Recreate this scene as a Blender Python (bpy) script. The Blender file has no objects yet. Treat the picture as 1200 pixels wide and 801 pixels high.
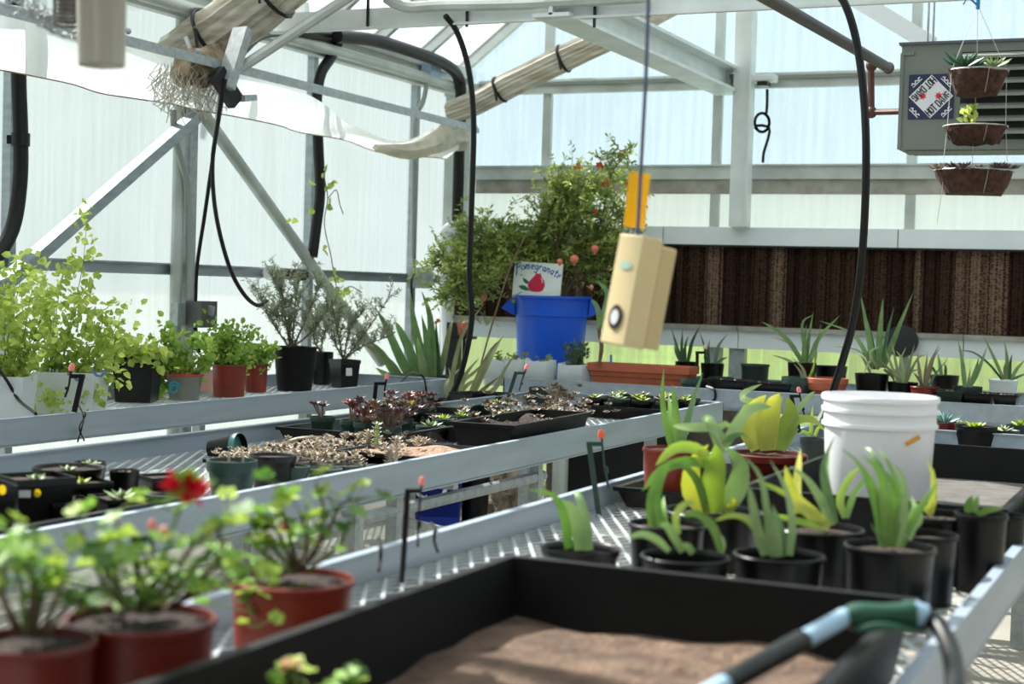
import bpy, math, random
from mathutils import Vector, Matrix, Euler, noise
R_ = random.Random(7)
PI = math.pi
scn = bpy.context.scene
COL = scn.collection

# ------------------------------------------------------------------ camera
H = 1.40                      # eye height above the floor
FPX = 1831.0                  # focal length in pixels at 1200 px width
yaw, pitch, roll = (math.radians(a) for a in (-24.2615, -1.9865, 1.7098))
fwd = Vector((math.sin(yaw)*math.cos(pitch), math.cos(yaw)*math.cos(pitch), math.sin(pitch)))
rgt0 = Vector((math.cos(yaw), -math.sin(yaw), 0))
up0 = rgt0.cross(fwd)
rgt = math.cos(roll)*rgt0 + math.sin(roll)*up0
upv = -math.sin(roll)*rgt0 + math.cos(roll)*up0
EYE = Vector((0, 0, H))
cam = bpy.data.cameras.new('camera')
cam.sensor_width = 36.0
cam.lens = FPX/1200*36
cam.clip_start = 0.05
cam.clip_end = 300
cam.dof.use_dof = True
cam.dof.focus_distance = 6.6
cam.dof.aperture_fstop = 3.4
co = bpy.data.objects.new('camera', cam)
COL.objects.link(co)
co.matrix_world = Matrix(((rgt.x, upv.x, -fwd.x, 0), (rgt.y, upv.y, -fwd.y, 0), (rgt.z, upv.z, -fwd.z, H), (0, 0, 0, 1)))
scn.camera = co

# ------------------------------------------------------------------ sky, sun, exposure
w = bpy.data.worlds.new('sky'); scn.world = w; w.use_nodes = True
bg = w.node_tree.nodes['Background']
bg.inputs['Color'].default_value = (0.87, 0.95, 1.0, 1)
bg.inputs['Strength'].default_value = 0.75
sd = bpy.data.lights.new('sun', 'SUN'); sd.energy = 13.5; sd.angle = math.radians(0.6); sd.color = (1.0, 0.955, 0.88)
so = bpy.data.objects.new('sun', sd); COL.objects.link(so)
SUN = Vector((-0.66, 0.22, 0.72)).normalized()      # towards the sun
so.rotation_euler = SUN.to_track_quat('Z', 'Y').to_euler()
so.location = (-12, 2, 14)
scn.view_settings.view_transform = 'Standard'
scn.view_settings.look = 'None'
scn.view_settings.gamma = 1.0
scn.view_settings.exposure = 0.42
scn.view_settings.use_curve_mapping = False

# ------------------------------------------------------------------ picture point -> place in the room
def ray(px, py):
    return fwd + rgt*((px-600)/FPX) - upv*((py-400)/FPX)
def P(px, py, x=None, y=None, z=None, d=None):
    r = ray(px, py)
    if z is not None: k = (z-H)/r.z
    elif y is not None: k = y/r.y
    elif x is not None: k = x/r.x
    else: k = d
    return EYE + r*k
def depth(p): return (Vector(p)-EYE).dot(fwd)
def mpp(p): return depth(p)/FPX        # metres per pixel there

# ------------------------------------------------------------------ materials
def lin(c):
    f = lambda v: v/12.92 if v <= .04045 else ((v+.055)/1.055)**2.4
    return tuple(f(v/255) for v in c) + (1,)
MATS = {}
def mat(name, c, rough=.5, metal=0., c2=None, scale=8., bump=0., spec=.5, trans=0., stretch=None, detail=4, bscale=None, coat=0.):
    """principled material; c2 mottles the colour with noise, trans mixes in light passing through a leaf or film"""
    if name in MATS: return MATS[name]
    m = bpy.data.materials.new(name); m.use_nodes = True
    nt = m.node_tree; N = nt.nodes; L = nt.links
    b = N['Principled BSDF']; out = N['Material Output']
    b.inputs['Roughness'].default_value = rough
    b.inputs['Metallic'].default_value = metal
    b.inputs['Specular IOR Level'].default_value = spec
    b.inputs['Coat Weight'].default_value = coat
    col = None
    if c2 or bump:
        tc = N.new('ShaderNodeTexCoord'); mp = N.new('ShaderNodeMapping')
        L.new(tc.outputs['Object'], mp.inputs[0])
        if stretch: mp.inputs['Scale'].default_value = stretch
    if c2:
        nz = N.new('ShaderNodeTexNoise'); nz.inputs['Scale'].default_value = scale; nz.inputs['Detail'].default_value = detail
        L.new(mp.outputs[0], nz.inputs[0])
        rp = N.new('ShaderNodeValToRGB'); rp.color_ramp.elements[0].position = .32; rp.color_ramp.elements[1].position = .68
        rp.color_ramp.elements[0].color = lin(c); rp.color_ramp.elements[1].color = lin(c2)
        L.new(nz.outputs[0], rp.inputs[0]); col = rp.outputs[0]
        L.new(col, b.inputs['Base Color'])
    else:
        b.inputs['Base Color'].default_value = lin(c)
    if bump:
        n2 = N.new('ShaderNodeTexNoise'); n2.inputs['Scale'].default_value = bscale or scale*3; n2.inputs['Detail'].default_value = 5
        L.new(mp.outputs[0], n2.inputs[0])
        bp = N.new('ShaderNodeBump'); bp.inputs['Strength'].default_value = bump; bp.inputs['Distance'].default_value = .02
        L.new(n2.outputs[0], bp.inputs['Height']); L.new(bp.outputs[0], b.inputs['Normal'])
    if trans:
        t = N.new('ShaderNodeBsdfTranslucent'); mx = N.new('ShaderNodeMixShader'); mx.inputs[0].default_value = trans
        if col: L.new(col, t.inputs[0])
        else: t.inputs[0].default_value = lin(c)
        L.new(b.outputs[0], mx.inputs[1]); L.new(t.outputs[0], mx.inputs[2]); L.new(mx.outputs[0], out.inputs[0])
    MATS[name] = m
    return m

def sheet_mat(name, tint, clear, c2=None, gloss=.06, streak=0.18, diff=.25):
    """greenhouse glazing: part of the light goes straight through, the rest is scattered; vertical condensation streaks vary the share"""
    m = bpy.data.materials.new(name); m.use_nodes = True
    nt = m.node_tree; N = nt.nodes; L = nt.links
    N.remove(N['Principled BSDF']); out = N['Material Output']
    tr = N.new('ShaderNodeBsdfTransparent'); tl = N.new('ShaderNodeBsdfTranslucent'); df = N.new('ShaderNodeBsdfDiffuse'); gl = N.new('ShaderNodeBsdfGlossy')
    gl.inputs['Roughness'].default_value = .25
    tc = N.new('ShaderNodeTexCoord'); mp = N.new('ShaderNodeMapping'); mp.inputs['Scale'].default_value = (14, 14, .7)
    L.new(tc.outputs['Object'], mp.inputs[0])
    nz = N.new('ShaderNodeTexNoise'); nz.inputs['Scale'].default_value = 1.6; nz.inputs['Detail'].default_value = 5
    L.new(mp.outputs[0], nz.inputs[0])
    n2 = N.new('ShaderNodeTexNoise'); n2.inputs['Scale'].default_value = .9; L.new(tc.outputs['Object'], n2.inputs[0])
    ad = N.new('ShaderNodeMath'); ad.operation = 'ADD'; L.new(nz.outputs[0], ad.inputs[0]); L.new(n2.outputs[0], ad.inputs[1])
    rg = N.new('ShaderNodeMapRange'); rg.inputs['From Min'].default_value = .7; rg.inputs['From Max'].default_value = 1.3
    rg.inputs['To Min'].default_value = clear-streak; rg.inputs['To Max'].default_value = clear+streak
    L.new(ad.outputs[0], rg.inputs['Value'])
    for n in (tl, df): n.inputs[0].default_value = lin(tint)
    tr.inputs[0].default_value = lin(c2 or tint)
    a = N.new('ShaderNodeMixShader'); a.inputs[0].default_value = diff
    L.new(tl.outputs[0], a.inputs[1]); L.new(df.outputs[0], a.inputs[2])
    b = N.new('ShaderNodeMixShader'); L.new(rg.outputs[0], b.inputs[0]); L.new(a.outputs[0], b.inputs[1]); L.new(tr.outputs[0], b.inputs[2])
    c = N.new('ShaderNodeMixShader'); c.inputs[0].default_value = gloss
    L.new(b.outputs[0], c.inputs[1]); L.new(gl.outputs[0], c.inputs[2]); L.new(c.outputs[0], out.inputs[0])
    MATS[name] = m
    return m

ALU = mat('aluminium', (176, 184, 188), .48, .55, (150, 160, 166), 5, stretch=(1, 1, 6))
RAIL = mat('bench_aluminium', (160, 172, 184), .42, .1, (144, 158, 170), 3, stretch=(6, .6, 6), bump=.02)
MESHM = mat('bright_expanded_metal', (196, 202, 204), .4, .15)
GALV = mat('galvanised_steel', (176, 182, 182), .45, .35, (150, 157, 160), 30)
WHITEP = mat('white_paint', (222, 228, 226), .45, 0, (205, 212, 210), 6)
FRAME = mat('weathered_white_metal', (196, 203, 200), .5, .25, (172, 178, 172), 5)
BEAM = mat('pale_grey_metal', (230, 236, 236), .5, 0, (214, 222, 224), 2)
BEAMLIP = mat('dusty_metal_lip', (168, 166, 156), .6, .1, (140, 136, 124), 9)
CONDUIT = mat('grey_conduit', (150, 156, 152), .5, .3)
HOSE = mat('black_hose', (9, 9, 10), .42, spec=.35)
BLACK = mat('black_plastic', (7, 7, 8), .32, 0, (12, 12, 13), 6, spec=.36)
BLACK2 = mat('worn_black_plastic', (17, 17, 19), .55, 0, (9, 9, 10), 7, bump=.05, spec=.22)
GREENP = mat('dark_green_plastic', (38, 66, 58), .42, 0, (30, 54, 48), 10)
GREEND = mat('deep_green_plastic', (18, 38, 32), .45)
REDPOT = mat('red_brown_plastic', (140, 46, 26), .4, 0, (112, 34, 20), 6)
REDDK = mat('dark_red_plastic', (112, 30, 18), .42, 0, (92, 24, 15), 6)
TERRA = mat('terracotta', (182, 98, 66), .6, 0, (164, 84, 56), 8)
SOIL = mat('potting_soil', (34, 25, 21), .95, 0, (60, 46, 38), 60, bump=.8, bscale=90)
DRYSOIL = mat('dry_brown_soil', (120, 98, 80), .95, 0, (74, 56, 45), 14, bump=.8, bscale=60, detail=8)
GREYSOIL = mat('grey_dry_soil', (112, 110, 106), .9, 0, (82, 76, 70), 12, bump=.5, bscale=50, stretch=(1, 4, 1))
WHITEPL = mat('white_plastic', (244, 245, 248), .35, 0, trans=.08)
BLUEPL = mat('blue_plastic', (10, 92, 220), .38, 0, (8, 80, 204), 4)
NAVYBL = mat('blue_bin_plastic', (12, 48, 150), .4)
JUG = mat('cloudy_jug_plastic', (238, 243, 244), .3, 0, trans=.5)
SANDY = mat('concrete_floor', (160, 156, 146), .85, 0, (138, 133, 122), 1.6, bump=.15, detail=8, bscale=12)
CREAM = mat('cream_plastic', (226, 206, 158), .45, 0, (216, 194, 146), 4)
YELLOW = mat('yellow_card', (250, 210, 30), .5, trans=.35)
RED = mat('red_tip', (224, 92, 76), .5)
STEM = mat('green_stem', (112, 132, 66), .6)
WOODY = mat('woody_stem', (110, 92, 70), .8, 0, (84, 70, 52), 20)
L_ALOE = mat('aloe_leaf', (104, 142, 90), .42, 0, (132, 166, 104), 16, trans=.18)
L_ALOED = mat('dark_aloe_leaf', (62, 100, 66), .42, 0, (80, 118, 76), 12, trans=.12)
L_PALE = mat('pale_aloe_leaf', (166, 196, 138), .42, 0, (196, 216, 158), 14, trans=.38)
L_FRESH = mat('fresh_green_leaf', (128, 172, 84), .42, 0, (168, 202, 112), 14, trans=.42)
L_LIME = mat('lime_leaf', (208, 222, 120), .42, 0, (176, 204, 104), 14, trans=.5)
L_YEL = mat('yellow_leaf', (240, 238, 148), .42, 0, (222, 228, 116), 14, trans=.5)
L_GREY = mat('grey_green_leaf', (136, 146, 104), .5, 0, (160, 164, 120), 14, trans=.15)
L_STRIPE = mat('faded_agave_leaf', (166, 168, 124), .5, 0, (120, 130, 84), 14, trans=.15)
L_VINE = mat('bright_vine_leaf', (212, 222, 120), .5, 0, (140, 172, 66), 9, trans=.48)
L_HERB = mat('herb_leaf', (176, 202, 96), .5, 0, (130, 168, 68), 12, trans=.4)
L_GERA = mat('geranium_leaf', (150, 190, 76), .55, 0, (104, 154, 54), 14, trans=.35)
L_POM = mat('pomegranate_leaf', (112, 138, 66), .45, 0, (176, 190, 104), 6, trans=.42)
L_ROSE = mat('rosemary_needle', (176, 182, 156), .6, 0, (130, 142, 114), 20, trans=.4)
S_PURP = mat('purple_succulent', (136, 108, 112), .5, 0, (96, 72, 80), 30)
S_RUST = mat('rusty_succulent', (174, 116, 98), .5, 0, (128, 84, 84), 30)
S_TAN = mat('tan_dry_succulent', (200, 188, 166), .6, 0, (150, 134, 116), 24)
S_PALE = mat('pale_sage_succulent', (176, 194, 150), .5, 0, (148, 172, 118), 20)
S_BLUE = mat('blue_agave_leaf', (120, 160, 152), .5, 0, (90, 132, 128), 14)
S_BROWN = mat('brown_sedum', (146, 126, 104), .6, 0, (108, 96, 80), 30)
S_LIME = mat('lime_succulent', (188, 206, 92), .5, 0, (160, 184, 74), 20)
COIR = mat('coconut_coir', (98, 64, 46), .95, 0, (58, 38, 29), 50, bump=1., bscale=120)
FABRIC = mat('weathered_shade_cloth', (206, 202, 190), .85, 0, (158, 148, 128), 5, bump=.2, stretch=(.6, 4, 4))
FABRICB = mat('brown_shade_cloth', (168, 150, 124), .9, 0, (112, 92, 70), 16, bump=.4)
HEAT = mat('grey_green_enamel', (122, 130, 122), .45, .1, (114, 122, 115), 3)
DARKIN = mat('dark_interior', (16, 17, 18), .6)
LOUV = mat('louvre_grey', (140, 144, 138), .45, .2)
COPPER = mat('rust_brown_pipe', (104, 64, 52), .5, .2, (84, 58, 50), 20)
GREYPIPE = mat('grey_brown_pipe', (84, 79, 77), .5, .3)
NAVY = mat('navy_print', (34, 46, 82), .5)
WPRINT = mat('white_print', (226, 228, 232), .5)
RPRINT = mat('red_print', (214, 40, 62), .5)
INK = mat('dark_print', (30, 34, 50), .5)
BPAINT = mat('blue_paint', (16, 84, 160), .6)
CRIMSON = mat('crimson_paint', (190, 16, 62), .6)
GPAINT = mat('green_paint', (20, 108, 66), .6)
SIGNW = mat('white_painted_board', (226, 232, 226), .6, 0, (208, 216, 210), 5)
FRUIT = mat('pomegranate_skin', (226, 140, 108), .4, 0, (206, 96, 84), 9)
FLOWER = mat('orange_red_flower', (222, 104, 70), .5, trans=.2)
GFLOWER = mat('red_geranium_petal', (222, 18, 52), .5, trans=.25)
ORTAPE = mat('orange_tape', (226, 164, 40), .5)
WTAG = mat('white_tag', (220, 222, 224), .5)
CORD = mat('thin_cord', (86, 92, 122), .6)
TWINE = mat('pale_twine', (206, 204, 196), .7)
GRAVEL = mat('pale_gravel', (150, 150, 146), .9, 0, (128, 128, 122), .8)
GRASS = mat('grass', (158, 166, 138), .9, 0, (124, 138, 102), .5, bump=.3, bscale=20)
BARK = mat('pale_bark', (178, 162, 140), .9, 0, (98, 80, 64), 16, bump=.8, stretch=(1, 1, .25))
CONCW = mat('grey_board', (128, 122, 112), .9, 0, (104, 98, 90), 6, bump=.3)
GREENHOSE = mat('wand_green', (22, 74, 56), .35)
WANDBLUE = mat('wand_blue_grey', (164, 196, 220), .35)
POLY = sheet_mat('polycarbonate', (160, 168, 168), .5, (238, 244, 245), streak=.16)
POLYB = sheet_mat('polycarbonate_gable', (206, 220, 228), .66, (236, 244, 250))
POLYM = sheet_mat('frosted_panel', (224, 230, 230), .34, streak=.10, diff=.4)
POLYG = sheet_mat('lower_glazing', (170, 180, 152), .44, (226, 238, 204), streak=.36)
ROOFM = sheet_mat('roof_glazing', (214, 222, 226), .66, (246, 248, 250), streak=.1)
FILM = sheet_mat('plastic_film', (255, 255, 254), .10, streak=.06, gloss=.02, diff=.12)
CLEARB = sheet_mat('clear_box_plastic', (190, 196, 194), .45, streak=.1)

# ------------------------------------------------------------------ mesh helpers (all in room coordinates)
class MB:
    def __init__(s): s.v = []; s.f = []
    def add(s, vs, fs):
        o = len(s.v); s.v += [tuple(v) for v in vs]; s.f += [tuple(i+o for i in f) for f in fs]; return s
    def box(s, x0, x1, y0, y1, z0, z1):
        return s.add([(x0,y0,z0),(x1,y0,z0),(x1,y1,z0),(x0,y1,z0),(x0,y0,z1),(x1,y0,z1),(x1,y1,z1),(x0,y1,z1)],
                     [(0,3,2,1),(4,5,6,7),(0,1,5,4),(1,2,6,5),(2,3,7,6),(3,0,4,7)])
    def bar(s, p, q, w, h, up=(0,0,1)):
        p, q = Vector(p), Vector(q); t = (q-p).normalized(); u = Vector(up)
        a = t.cross(u)
        if a.length < 1e-4: a = t.cross(Vector((0,1,0)))
        a.normalize(); b = a.cross(t)
        a *= w/2; b *= h/2
        return s.add([p-a-b,p+a-b,p+a+b,p-a+b,q-a-b,q+a-b,q+a+b,q-a+b],[(0,3,2,1),(4,5,6,7),(0,1,5,4),(1,2,6,5),(2,3,7,6),(3,0,4,7)])
    def tube(s, pts, r, n=8, cap=True, wob=None):
        pts = [Vector(p) for p in pts]; m = len(pts); rs = r if isinstance(r, (list, tuple)) else [r]*m
        vs = []; a = None
        for i, p in enumerate(pts):
            t = (pts[min(i+1,m-1)]-pts[max(i-1,0)]).normalized()
            if a is None:
                a = t.cross(Vector((0,0,1)))
                if a.length < .05: a = t.cross(Vector((0,1,0)))
            a = (a-t*a.dot(t)).normalized(); b = t.cross(a)
            for k in range(n):
                th = 2*PI*k/n; rr = rs[i]*(wob(i,k) if wob else 1)
                vs.append(p+(a*math.cos(th)+b*math.sin(th))*rr)
        fs = [(i*n+k, i*n+(k+1)%n, (i+1)*n+(k+1)%n, (i+1)*n+k) for i in range(m-1) for k in range(n)]
        if cap: fs += [tuple(reversed(range(n))), tuple(range((m-1)*n, m*n))]
        return s.add(vs, fs)
    def lathe(s, prof, c, n=20, sx=1., sy=1., rot=0., tilt=None, close=False):
        c = Vector(c); vs = []; m = len(prof)
        for (r, z) in prof:
            for k in range(n):
                th = 2*PI*k/n+rot; p = Vector((r*sx*math.cos(th), r*sy*math.sin(th), z))
                if tilt: p = tilt @ p
                vs.append(c+p)
        fs = [(i*n+k, i*n+(k+1)%n, (i+1)*n+(k+1)%n, (i+1)*n+k) for i in range(m-1) for k in range(n)]
        fs += [tuple(reversed(range(n)))]
        if prof[-1][0] < .3*prof[0][0] or close: fs += [tuple(range((m-1)*n, m*n))]
        return s.add(vs, fs)
    def ball(s, c, r, n=10, sz=1.):
        prof = [(r*math.sin(PI*i/n), -r*sz*math.cos(PI*i/n)) for i in range(n+1)]
        prof[0] = (r*.05, -r*sz); prof[-1] = (r*.05, r*sz)
        return s.lathe(prof, c, n+2, close=True)
    def quad(s, a, b, c, d): return s.add([a,b,c,d], [(0,1,2,3)])
    def build(s, name, m, parent=None, base=None, flat=False, kind=None, label=None):
        if parent is not None: o0 = ORG[parent.name]
        elif base is not None: o0 = Vector(base)
        else:
            xs, ys, zs = zip(*s.v); o0 = Vector(((min(xs)+max(xs))/2, (min(ys)+max(ys))/2, min(zs)))
        me = bpy.data.meshes.new(name)
        me.from_pydata([(x-o0.x, y-o0.y, z-o0.z) for x, y, z in s.v], [], s.f)
        me.materials.append(m)
        if not flat:
            me.shade_smooth()
            try: me.set_sharp_from_angle(angle=math.radians(38))
            except Exception: pass
        o = bpy.data.objects.new(name, me); COL.objects.link(o)
        if parent is not None: o.parent = parent
        else: o.location = o0
        ORG[o.name] = o0
        if kind: o['kind'] = kind
        if label: o['label'] = label
        return o
ORG = {}
def thing(name, label, cat, loc, group=None):
    o = bpy.data.objects.new(name, None); o.empty_display_size = .05; COL.objects.link(o)
    o.location = loc; ORG[o.name] = Vector(loc)
    o['label'] = label; o['category'] = cat
    if group: o['group'] = group
    return o
def tag(o, label, cat, group=None):
    o['label'] = label; o['category'] = cat
    if group: o['group'] = group
    return o
def shell(name, loc=(0,0,0)):
    o = bpy.data.objects.new(name, None); o.empty_display_size = .1; COL.objects.link(o); o.location = loc
    ORG[o.name] = Vector(loc); o['kind'] = 'structure'
    return o
def piece(shared, name, parent, loc, rot=(0,0,0), sc=1., m=None):
    """one more child that shares a mesh"""
    o = bpy.data.objects.new(name, shared); COL.objects.link(o); o.parent = parent
    o.location = Vector(loc)-ORG[parent.name]; o.rotation_euler = rot
    o.scale = (sc,)*3 if not isinstance(sc, tuple) else sc
    return o
def smoothpath(pts, n):
    """Catmull-Rom through the points, n samples per span"""
    pts = [Vector(p) for p in pts]; q = [2*pts[0]-pts[1]]+pts+[2*pts[-1]-pts[-2]]; out = []
    for i in range(1, len(q)-2):
        for k in range(n):
            t = k/n
            out.append(.5*((2*q[i])+(q[i+1]-q[i-1])*t+(2*q[i-1]-5*q[i]+4*q[i+1]-q[i+2])*t*t+(3*q[i]-q[i-1]-3*q[i+1]+q[i+2])*t**3))
    out.append(pts[-1]); return out
def cable(name, label, cat, pts, r, m, n=6, sub=6, group=None):
    """hanging hose or cable; pts as room points"""
    return tag(MB().tube(smoothpath(pts, sub), r, n).build(name, m), label, cat, group)
def rad_az(deg):
    a = math.radians(deg); f = Vector((fwd.x, fwd.y, 0)).normalized(); r = Vector((f.y, -f.x, 0))
    return r*math.cos(a)+f*math.sin(a)
# ================================================================== the greenhouse
XL, YB, XR, YF = -5.30, 10.50, 4.3, -2.5       # glazing planes: two long walls, far gable, end behind
EAVE = 2.96
RIDGE_X = -.5; SLOPE = math.tan(math.radians(38))
def roof_z(x): return EAVE+(x-XL)*SLOPE if x < RIDGE_X else EAVE+(XR-x)*SLOPE*(RIDGE_X-XL)/(XR-RIDGE_X)

tag_floor = MB().add([(-9,-6,0),(7,-6,0),(7,YB+.15,0),(-9,YB+.15,0),(-9,-6,-.12),(7,-6,-.12),(7,YB+.15,-.12),(-9,YB+.15,-.12)],
    [(0,1,2,3),(7,6,5,4),(0,4,5,1),(1,5,6,2),(2,6,7,3),(3,7,4,0)]).build('floor', SANDY, flat=True); tag_floor['kind'] = 'structure'
g = MB().add([(-90,-60,-.14),(90,-60,-.14),(90,120,-.14),(-90,120,-.14)], [(0,1,2,3)]).build('ground', GRAVEL, flat=True); g['kind'] = 'structure'
g = MB().add([(XL+.2,YB+.4,-.10),(60,YB+.4,-.10),(60,100,-.10),(-44,100,-.10)], [(0,1,2,3)]).build('ground', GRASS, flat=True); g['kind'] = 'structure'

# --- wall along the left benches: mullions every 1.3 m, a girt at 1.46 m, glazing panels between
wl = shell('wall_left', (XL, 6, 0))
mull_y = [-2.5, -1.1, .3, 1.7, 3.05, 4.4] + [P(x, 230, x=XL).y for x in (4, 217, 357.5, 479)] + [YB-.05]
GZ = P(250, 316.5, x=XL+.04).z
for i, y in enumerate(mull_y):
    wide = .05 if 0 < i < len(mull_y)-1 else .07
    MB().box(XL+.01, XL+.06, y-wide/2, y+wide/2, 0, EAVE).build('mullion', ALU, wl, flat=True)
    if i < len(mull_y)-1:
        y2 = mull_y[i+1]
        MB().box(XL-.012, XL, y+.01, y2-.01, .02, GZ-.01).build('panel', POLY, wl, flat=True)
        MB().box(XL-.012, XL, y+.01, y2-.01, GZ+.01, EAVE-.02).build('panel', POLY, wl, flat=True)
        b = MB(); b.box(XL+.005, XL+.045, y+wide/2, y2-wide/2, GZ-.03, GZ+.03); b.box(XL+.045, XL+.062, y+wide/2, y2-wide/2, GZ+.022, GZ+.032); b.box(XL+.045, XL+.062, y+wide/2, y2-wide/2, GZ-.032, GZ-.022)
        b.build('girt', ALU, wl, flat=True)
MB().box(XL-.04, XL+.05, -2.5, YB, 0, .06).build('sill_plate', ALU, wl, flat=True)
# main post with its cross braces
PY = P(214, 250, x=XL+.1).y
MB().tube([(XL+.1, PY-.045, 0), (XL+.1, PY-.045, EAVE+.05)], .034, 10).build('post', FRAME, wl)
b = MB(); b.box(XL+.07, XL+.13, PY+.015, PY+.085, 0, EAVE+.05); b.build('post', GALV, wl, flat=True)
def angle_iron(name, p, q, w_, m, parent):
    b = MB(); b.bar(p, q, w_*.22, w_, (0,0,1)); t = (Vector(q)-Vector(p)).normalized(); n = Vector((1,0,0)); up = n.cross(t).normalized()
    if up.z < 0: up = -up
    o_ = up*(w_*.5); b.bar(Vector(p)+o_+n*w_*.35, Vector(q)+o_+n*w_*.35, w_*.9, w_*.12, up)
    return b.build(name, m, parent, flat=True)
BX = XL+.17
angle_iron('brace', P(-40, 372, x=BX), P(231, 135, x=BX), .085, ALU, wl)
MB().tube([P(226, 116, x=BX), P(447, 424, x=BX)], .036, 10).build('brace', FRAME, wl)

# --- far gable wall
wb = shell('wall_back', (-.5, YB, 0))
SILL = P(800, 193.5, y=YB).z; BT_ = P(800, 265, y=YB-.14).z; PADT = P(800, 286.5, y=YB-.1).z; PADB = P(800, 378.7, y=YB-.1).z; LBT = P(800, 384, y=YB-.14).z; LBB = P(800, 404.5, y=YB-.14).z
RZ = P(800, 98.5, y=YB-.06).z
gm = [XL+.05] + [P(x, y, y=YB).x for x, y in ((643.5, 150), (843, 130), (1073, 100))] + [-.55, .75, 2.05, 3.3, XR]
for i, x in enumerate(gm):
    top = roof_z(x)-.06
    MB().box(x-.032, x+.032, YB-.05, YB-.012, SILL, top).build('mullion', FRAME, wb, flat=True)
    MB().box(x-.032, x+.032, YB-.045, YB-.012, BT_, SILL-.1).build('mullion', FRAME, wb, flat=True)
    MB().box(x-.03, x+.03, YB-.045, YB-.012, 0, LBB).build('mullion', FRAME, wb, flat=True)
    if i < len(gm)-1:
        x2 = gm[i+1]
        MB().box(x+.005, x2-.005, YB-.012, YB, SILL, RZ).build('panel', POLYB, wb, flat=True)
        xs = [x+.005, x2-.005] + ([RIDGE_X] if x < RIDGE_X < x2 else []); xs.sort()
        lo = [(a, RZ+.005) for a in xs]; hi = [(a, roof_z(a)) for a in reversed(xs)]; pr = lo[:1]+lo[-1:]+hi
        n = len(pr); vs = [(a, YB-.012, c) for a, c in pr]+[(a, YB, c) for a, c in pr]
        MB().add(vs, [tuple(range(n)), tuple(range(2*n-1, n-1, -1))]+[(k, k+n, (k+1) % n+n, (k+1) % n) for k in range(n)]).build('panel', POLYB, wb, flat=True)
        MB().box(x+.005, x2-.005, YB-.012, YB, BT_, SILL-.005).build('panel', POLYM, wb, flat=True)
        MB().box(x+.005, x2-.005, YB-.012, YB, .03, LBB+.03).build('panel', POLYG, wb, flat=True)
sx0 = P(531, 265, y=YB-.1).x
b = MB(); b.box(sx0+.15, XR, YB-.07, YB-.03, SILL-.10, SILL-.012); b.box(sx0+.1, XR, YB-.09, YB-.02, SILL-.012, SILL); b.build('sill', FRAME, wb, flat=True)
MB().box(sx0+.15, XR, YB-.05, YB-.02, SILL-.2, SILL-.1).build('sill_flashing', BEAMLIP, wb, flat=True)
xa = sx0; seams = [P(px, 275, y=YB-.14).x for px in (778, 1053)]+[1.3, XR]
for s_ in seams:                                       # upper trough housing of the wet wall, in lengths
    MB().box(xa+.004, s_-.004, YB-.16, YB-.02, PADT, BT_).build('water_trough', BEAM, wb, flat=True); xa = s_
MB().box(sx0, XR, YB-.165, YB-.02, PADT-.008, PADT+.004).build('trough_edge', DARKIN, wb, flat=True)
xa = sx0; seams = [P(px, 395, y=YB-.14).x for px in (866, 1130)]+[1.3, XR]
for s_ in seams:
    MB().box(xa+.003, s_-.003, YB-.16, YB-.02, LBB, LBT).build('gutter', BEAM, wb, flat=True)
    MB().box(xa+.003, s_-.003, YB-.19, YB-.02, LBT, PADB).build('gutter_lip', BEAMLIP, wb, flat=True); xa = s_
MB().bar((XL, YB-.07, RZ), (XR, YB-.07, RZ), .05, .085).build('rail', FRAME, wb, flat=True)
MB().tube([(XL+.3, YB-.12, RZ+.035), (XR, YB-.12, RZ+.035)], .022, 8).build('conduit', CONDUIT, wb)
px_ = P(874, 130, y=YB-.18).x
b = MB(); b.box(px_-.07, px_+.04, YB-.26, YB-.165, BT_, 5.0); b.box(px_+.04, px_+.055, YB-.28, YB-.165, BT_, 5.0); b.build('post', WHITEP, wb, flat=True)
for px in (840, 864):
    x = P(px, 420, y=YB-.1).x
    MB().box(x-.055 if px > 850 else x-.03, x+.055 if px > 850 else x+.03, YB-.12, YB-.05, 0, LBB).build('post', GALV, wb, flat=True)
MB().box(XL+.02, XL+.1, YB-.1, YB-.02, 0, EAVE).build('corner_post', FRAME, wb, flat=True)
MB().box(XL+.1, XL+.2, YB-.05, YB-.02, BT_-.1, EAVE).build('corner_post', FRAME, wb, flat=True)

# --- the wet wall's corrugated pads: upright blocks of fluted paper, each with its own tone
pad = thing('cooling_pad', 'brown corrugated evaporative cooling pad set in the back wall above the gutter', 'cooling pad', ((sx0+XR)/2, YB-.08, PADB))
def pad_mat(k):
    m = bpy.data.materials.new('fluted_paper'); m.use_nodes = True; nt = m.node_tree; N = nt.nodes; L = nt.links; b = N['Principled BSDF']
    b.inputs['Roughness'].default_value = .95; b.inputs['Specular IOR Level'].default_value = .1
    tc = N.new('ShaderNodeTexCoord'); mp = N.new('ShaderNodeMapping'); mp.inputs['Scale'].default_value = (1, 1, 2.0); L.new(tc.outputs['Object'], mp.inputs[0])
    vo = N.new('ShaderNodeTexVoronoi'); vo.inputs['Scale'].default_value = 42; vo.inputs['Randomness'].default_value = .35; L.new(mp.outputs[0], vo.inputs[0])
    r1 = N.new('ShaderNodeValToRGB'); r1.color_ramp.elements[0].position = .25; r1.color_ramp.elements[1].position = .72
    lt = [(72, 52, 40), (96, 74, 58), (58, 40, 31), (122, 100, 82)][k]
    r1.color_ramp.elements[0].color = lin((12, 7, 5)); r1.color_ramp.elements[1].color = lin(lt); L.new(vo.outputs['Distance'], r1.inputs[0])
    L.new(r1.outputs[0], b.inputs['Base Color'])
    return m
PADM = [pad_mat(k) for k in range(4)]
x = sx0+.02; k = 0
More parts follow.
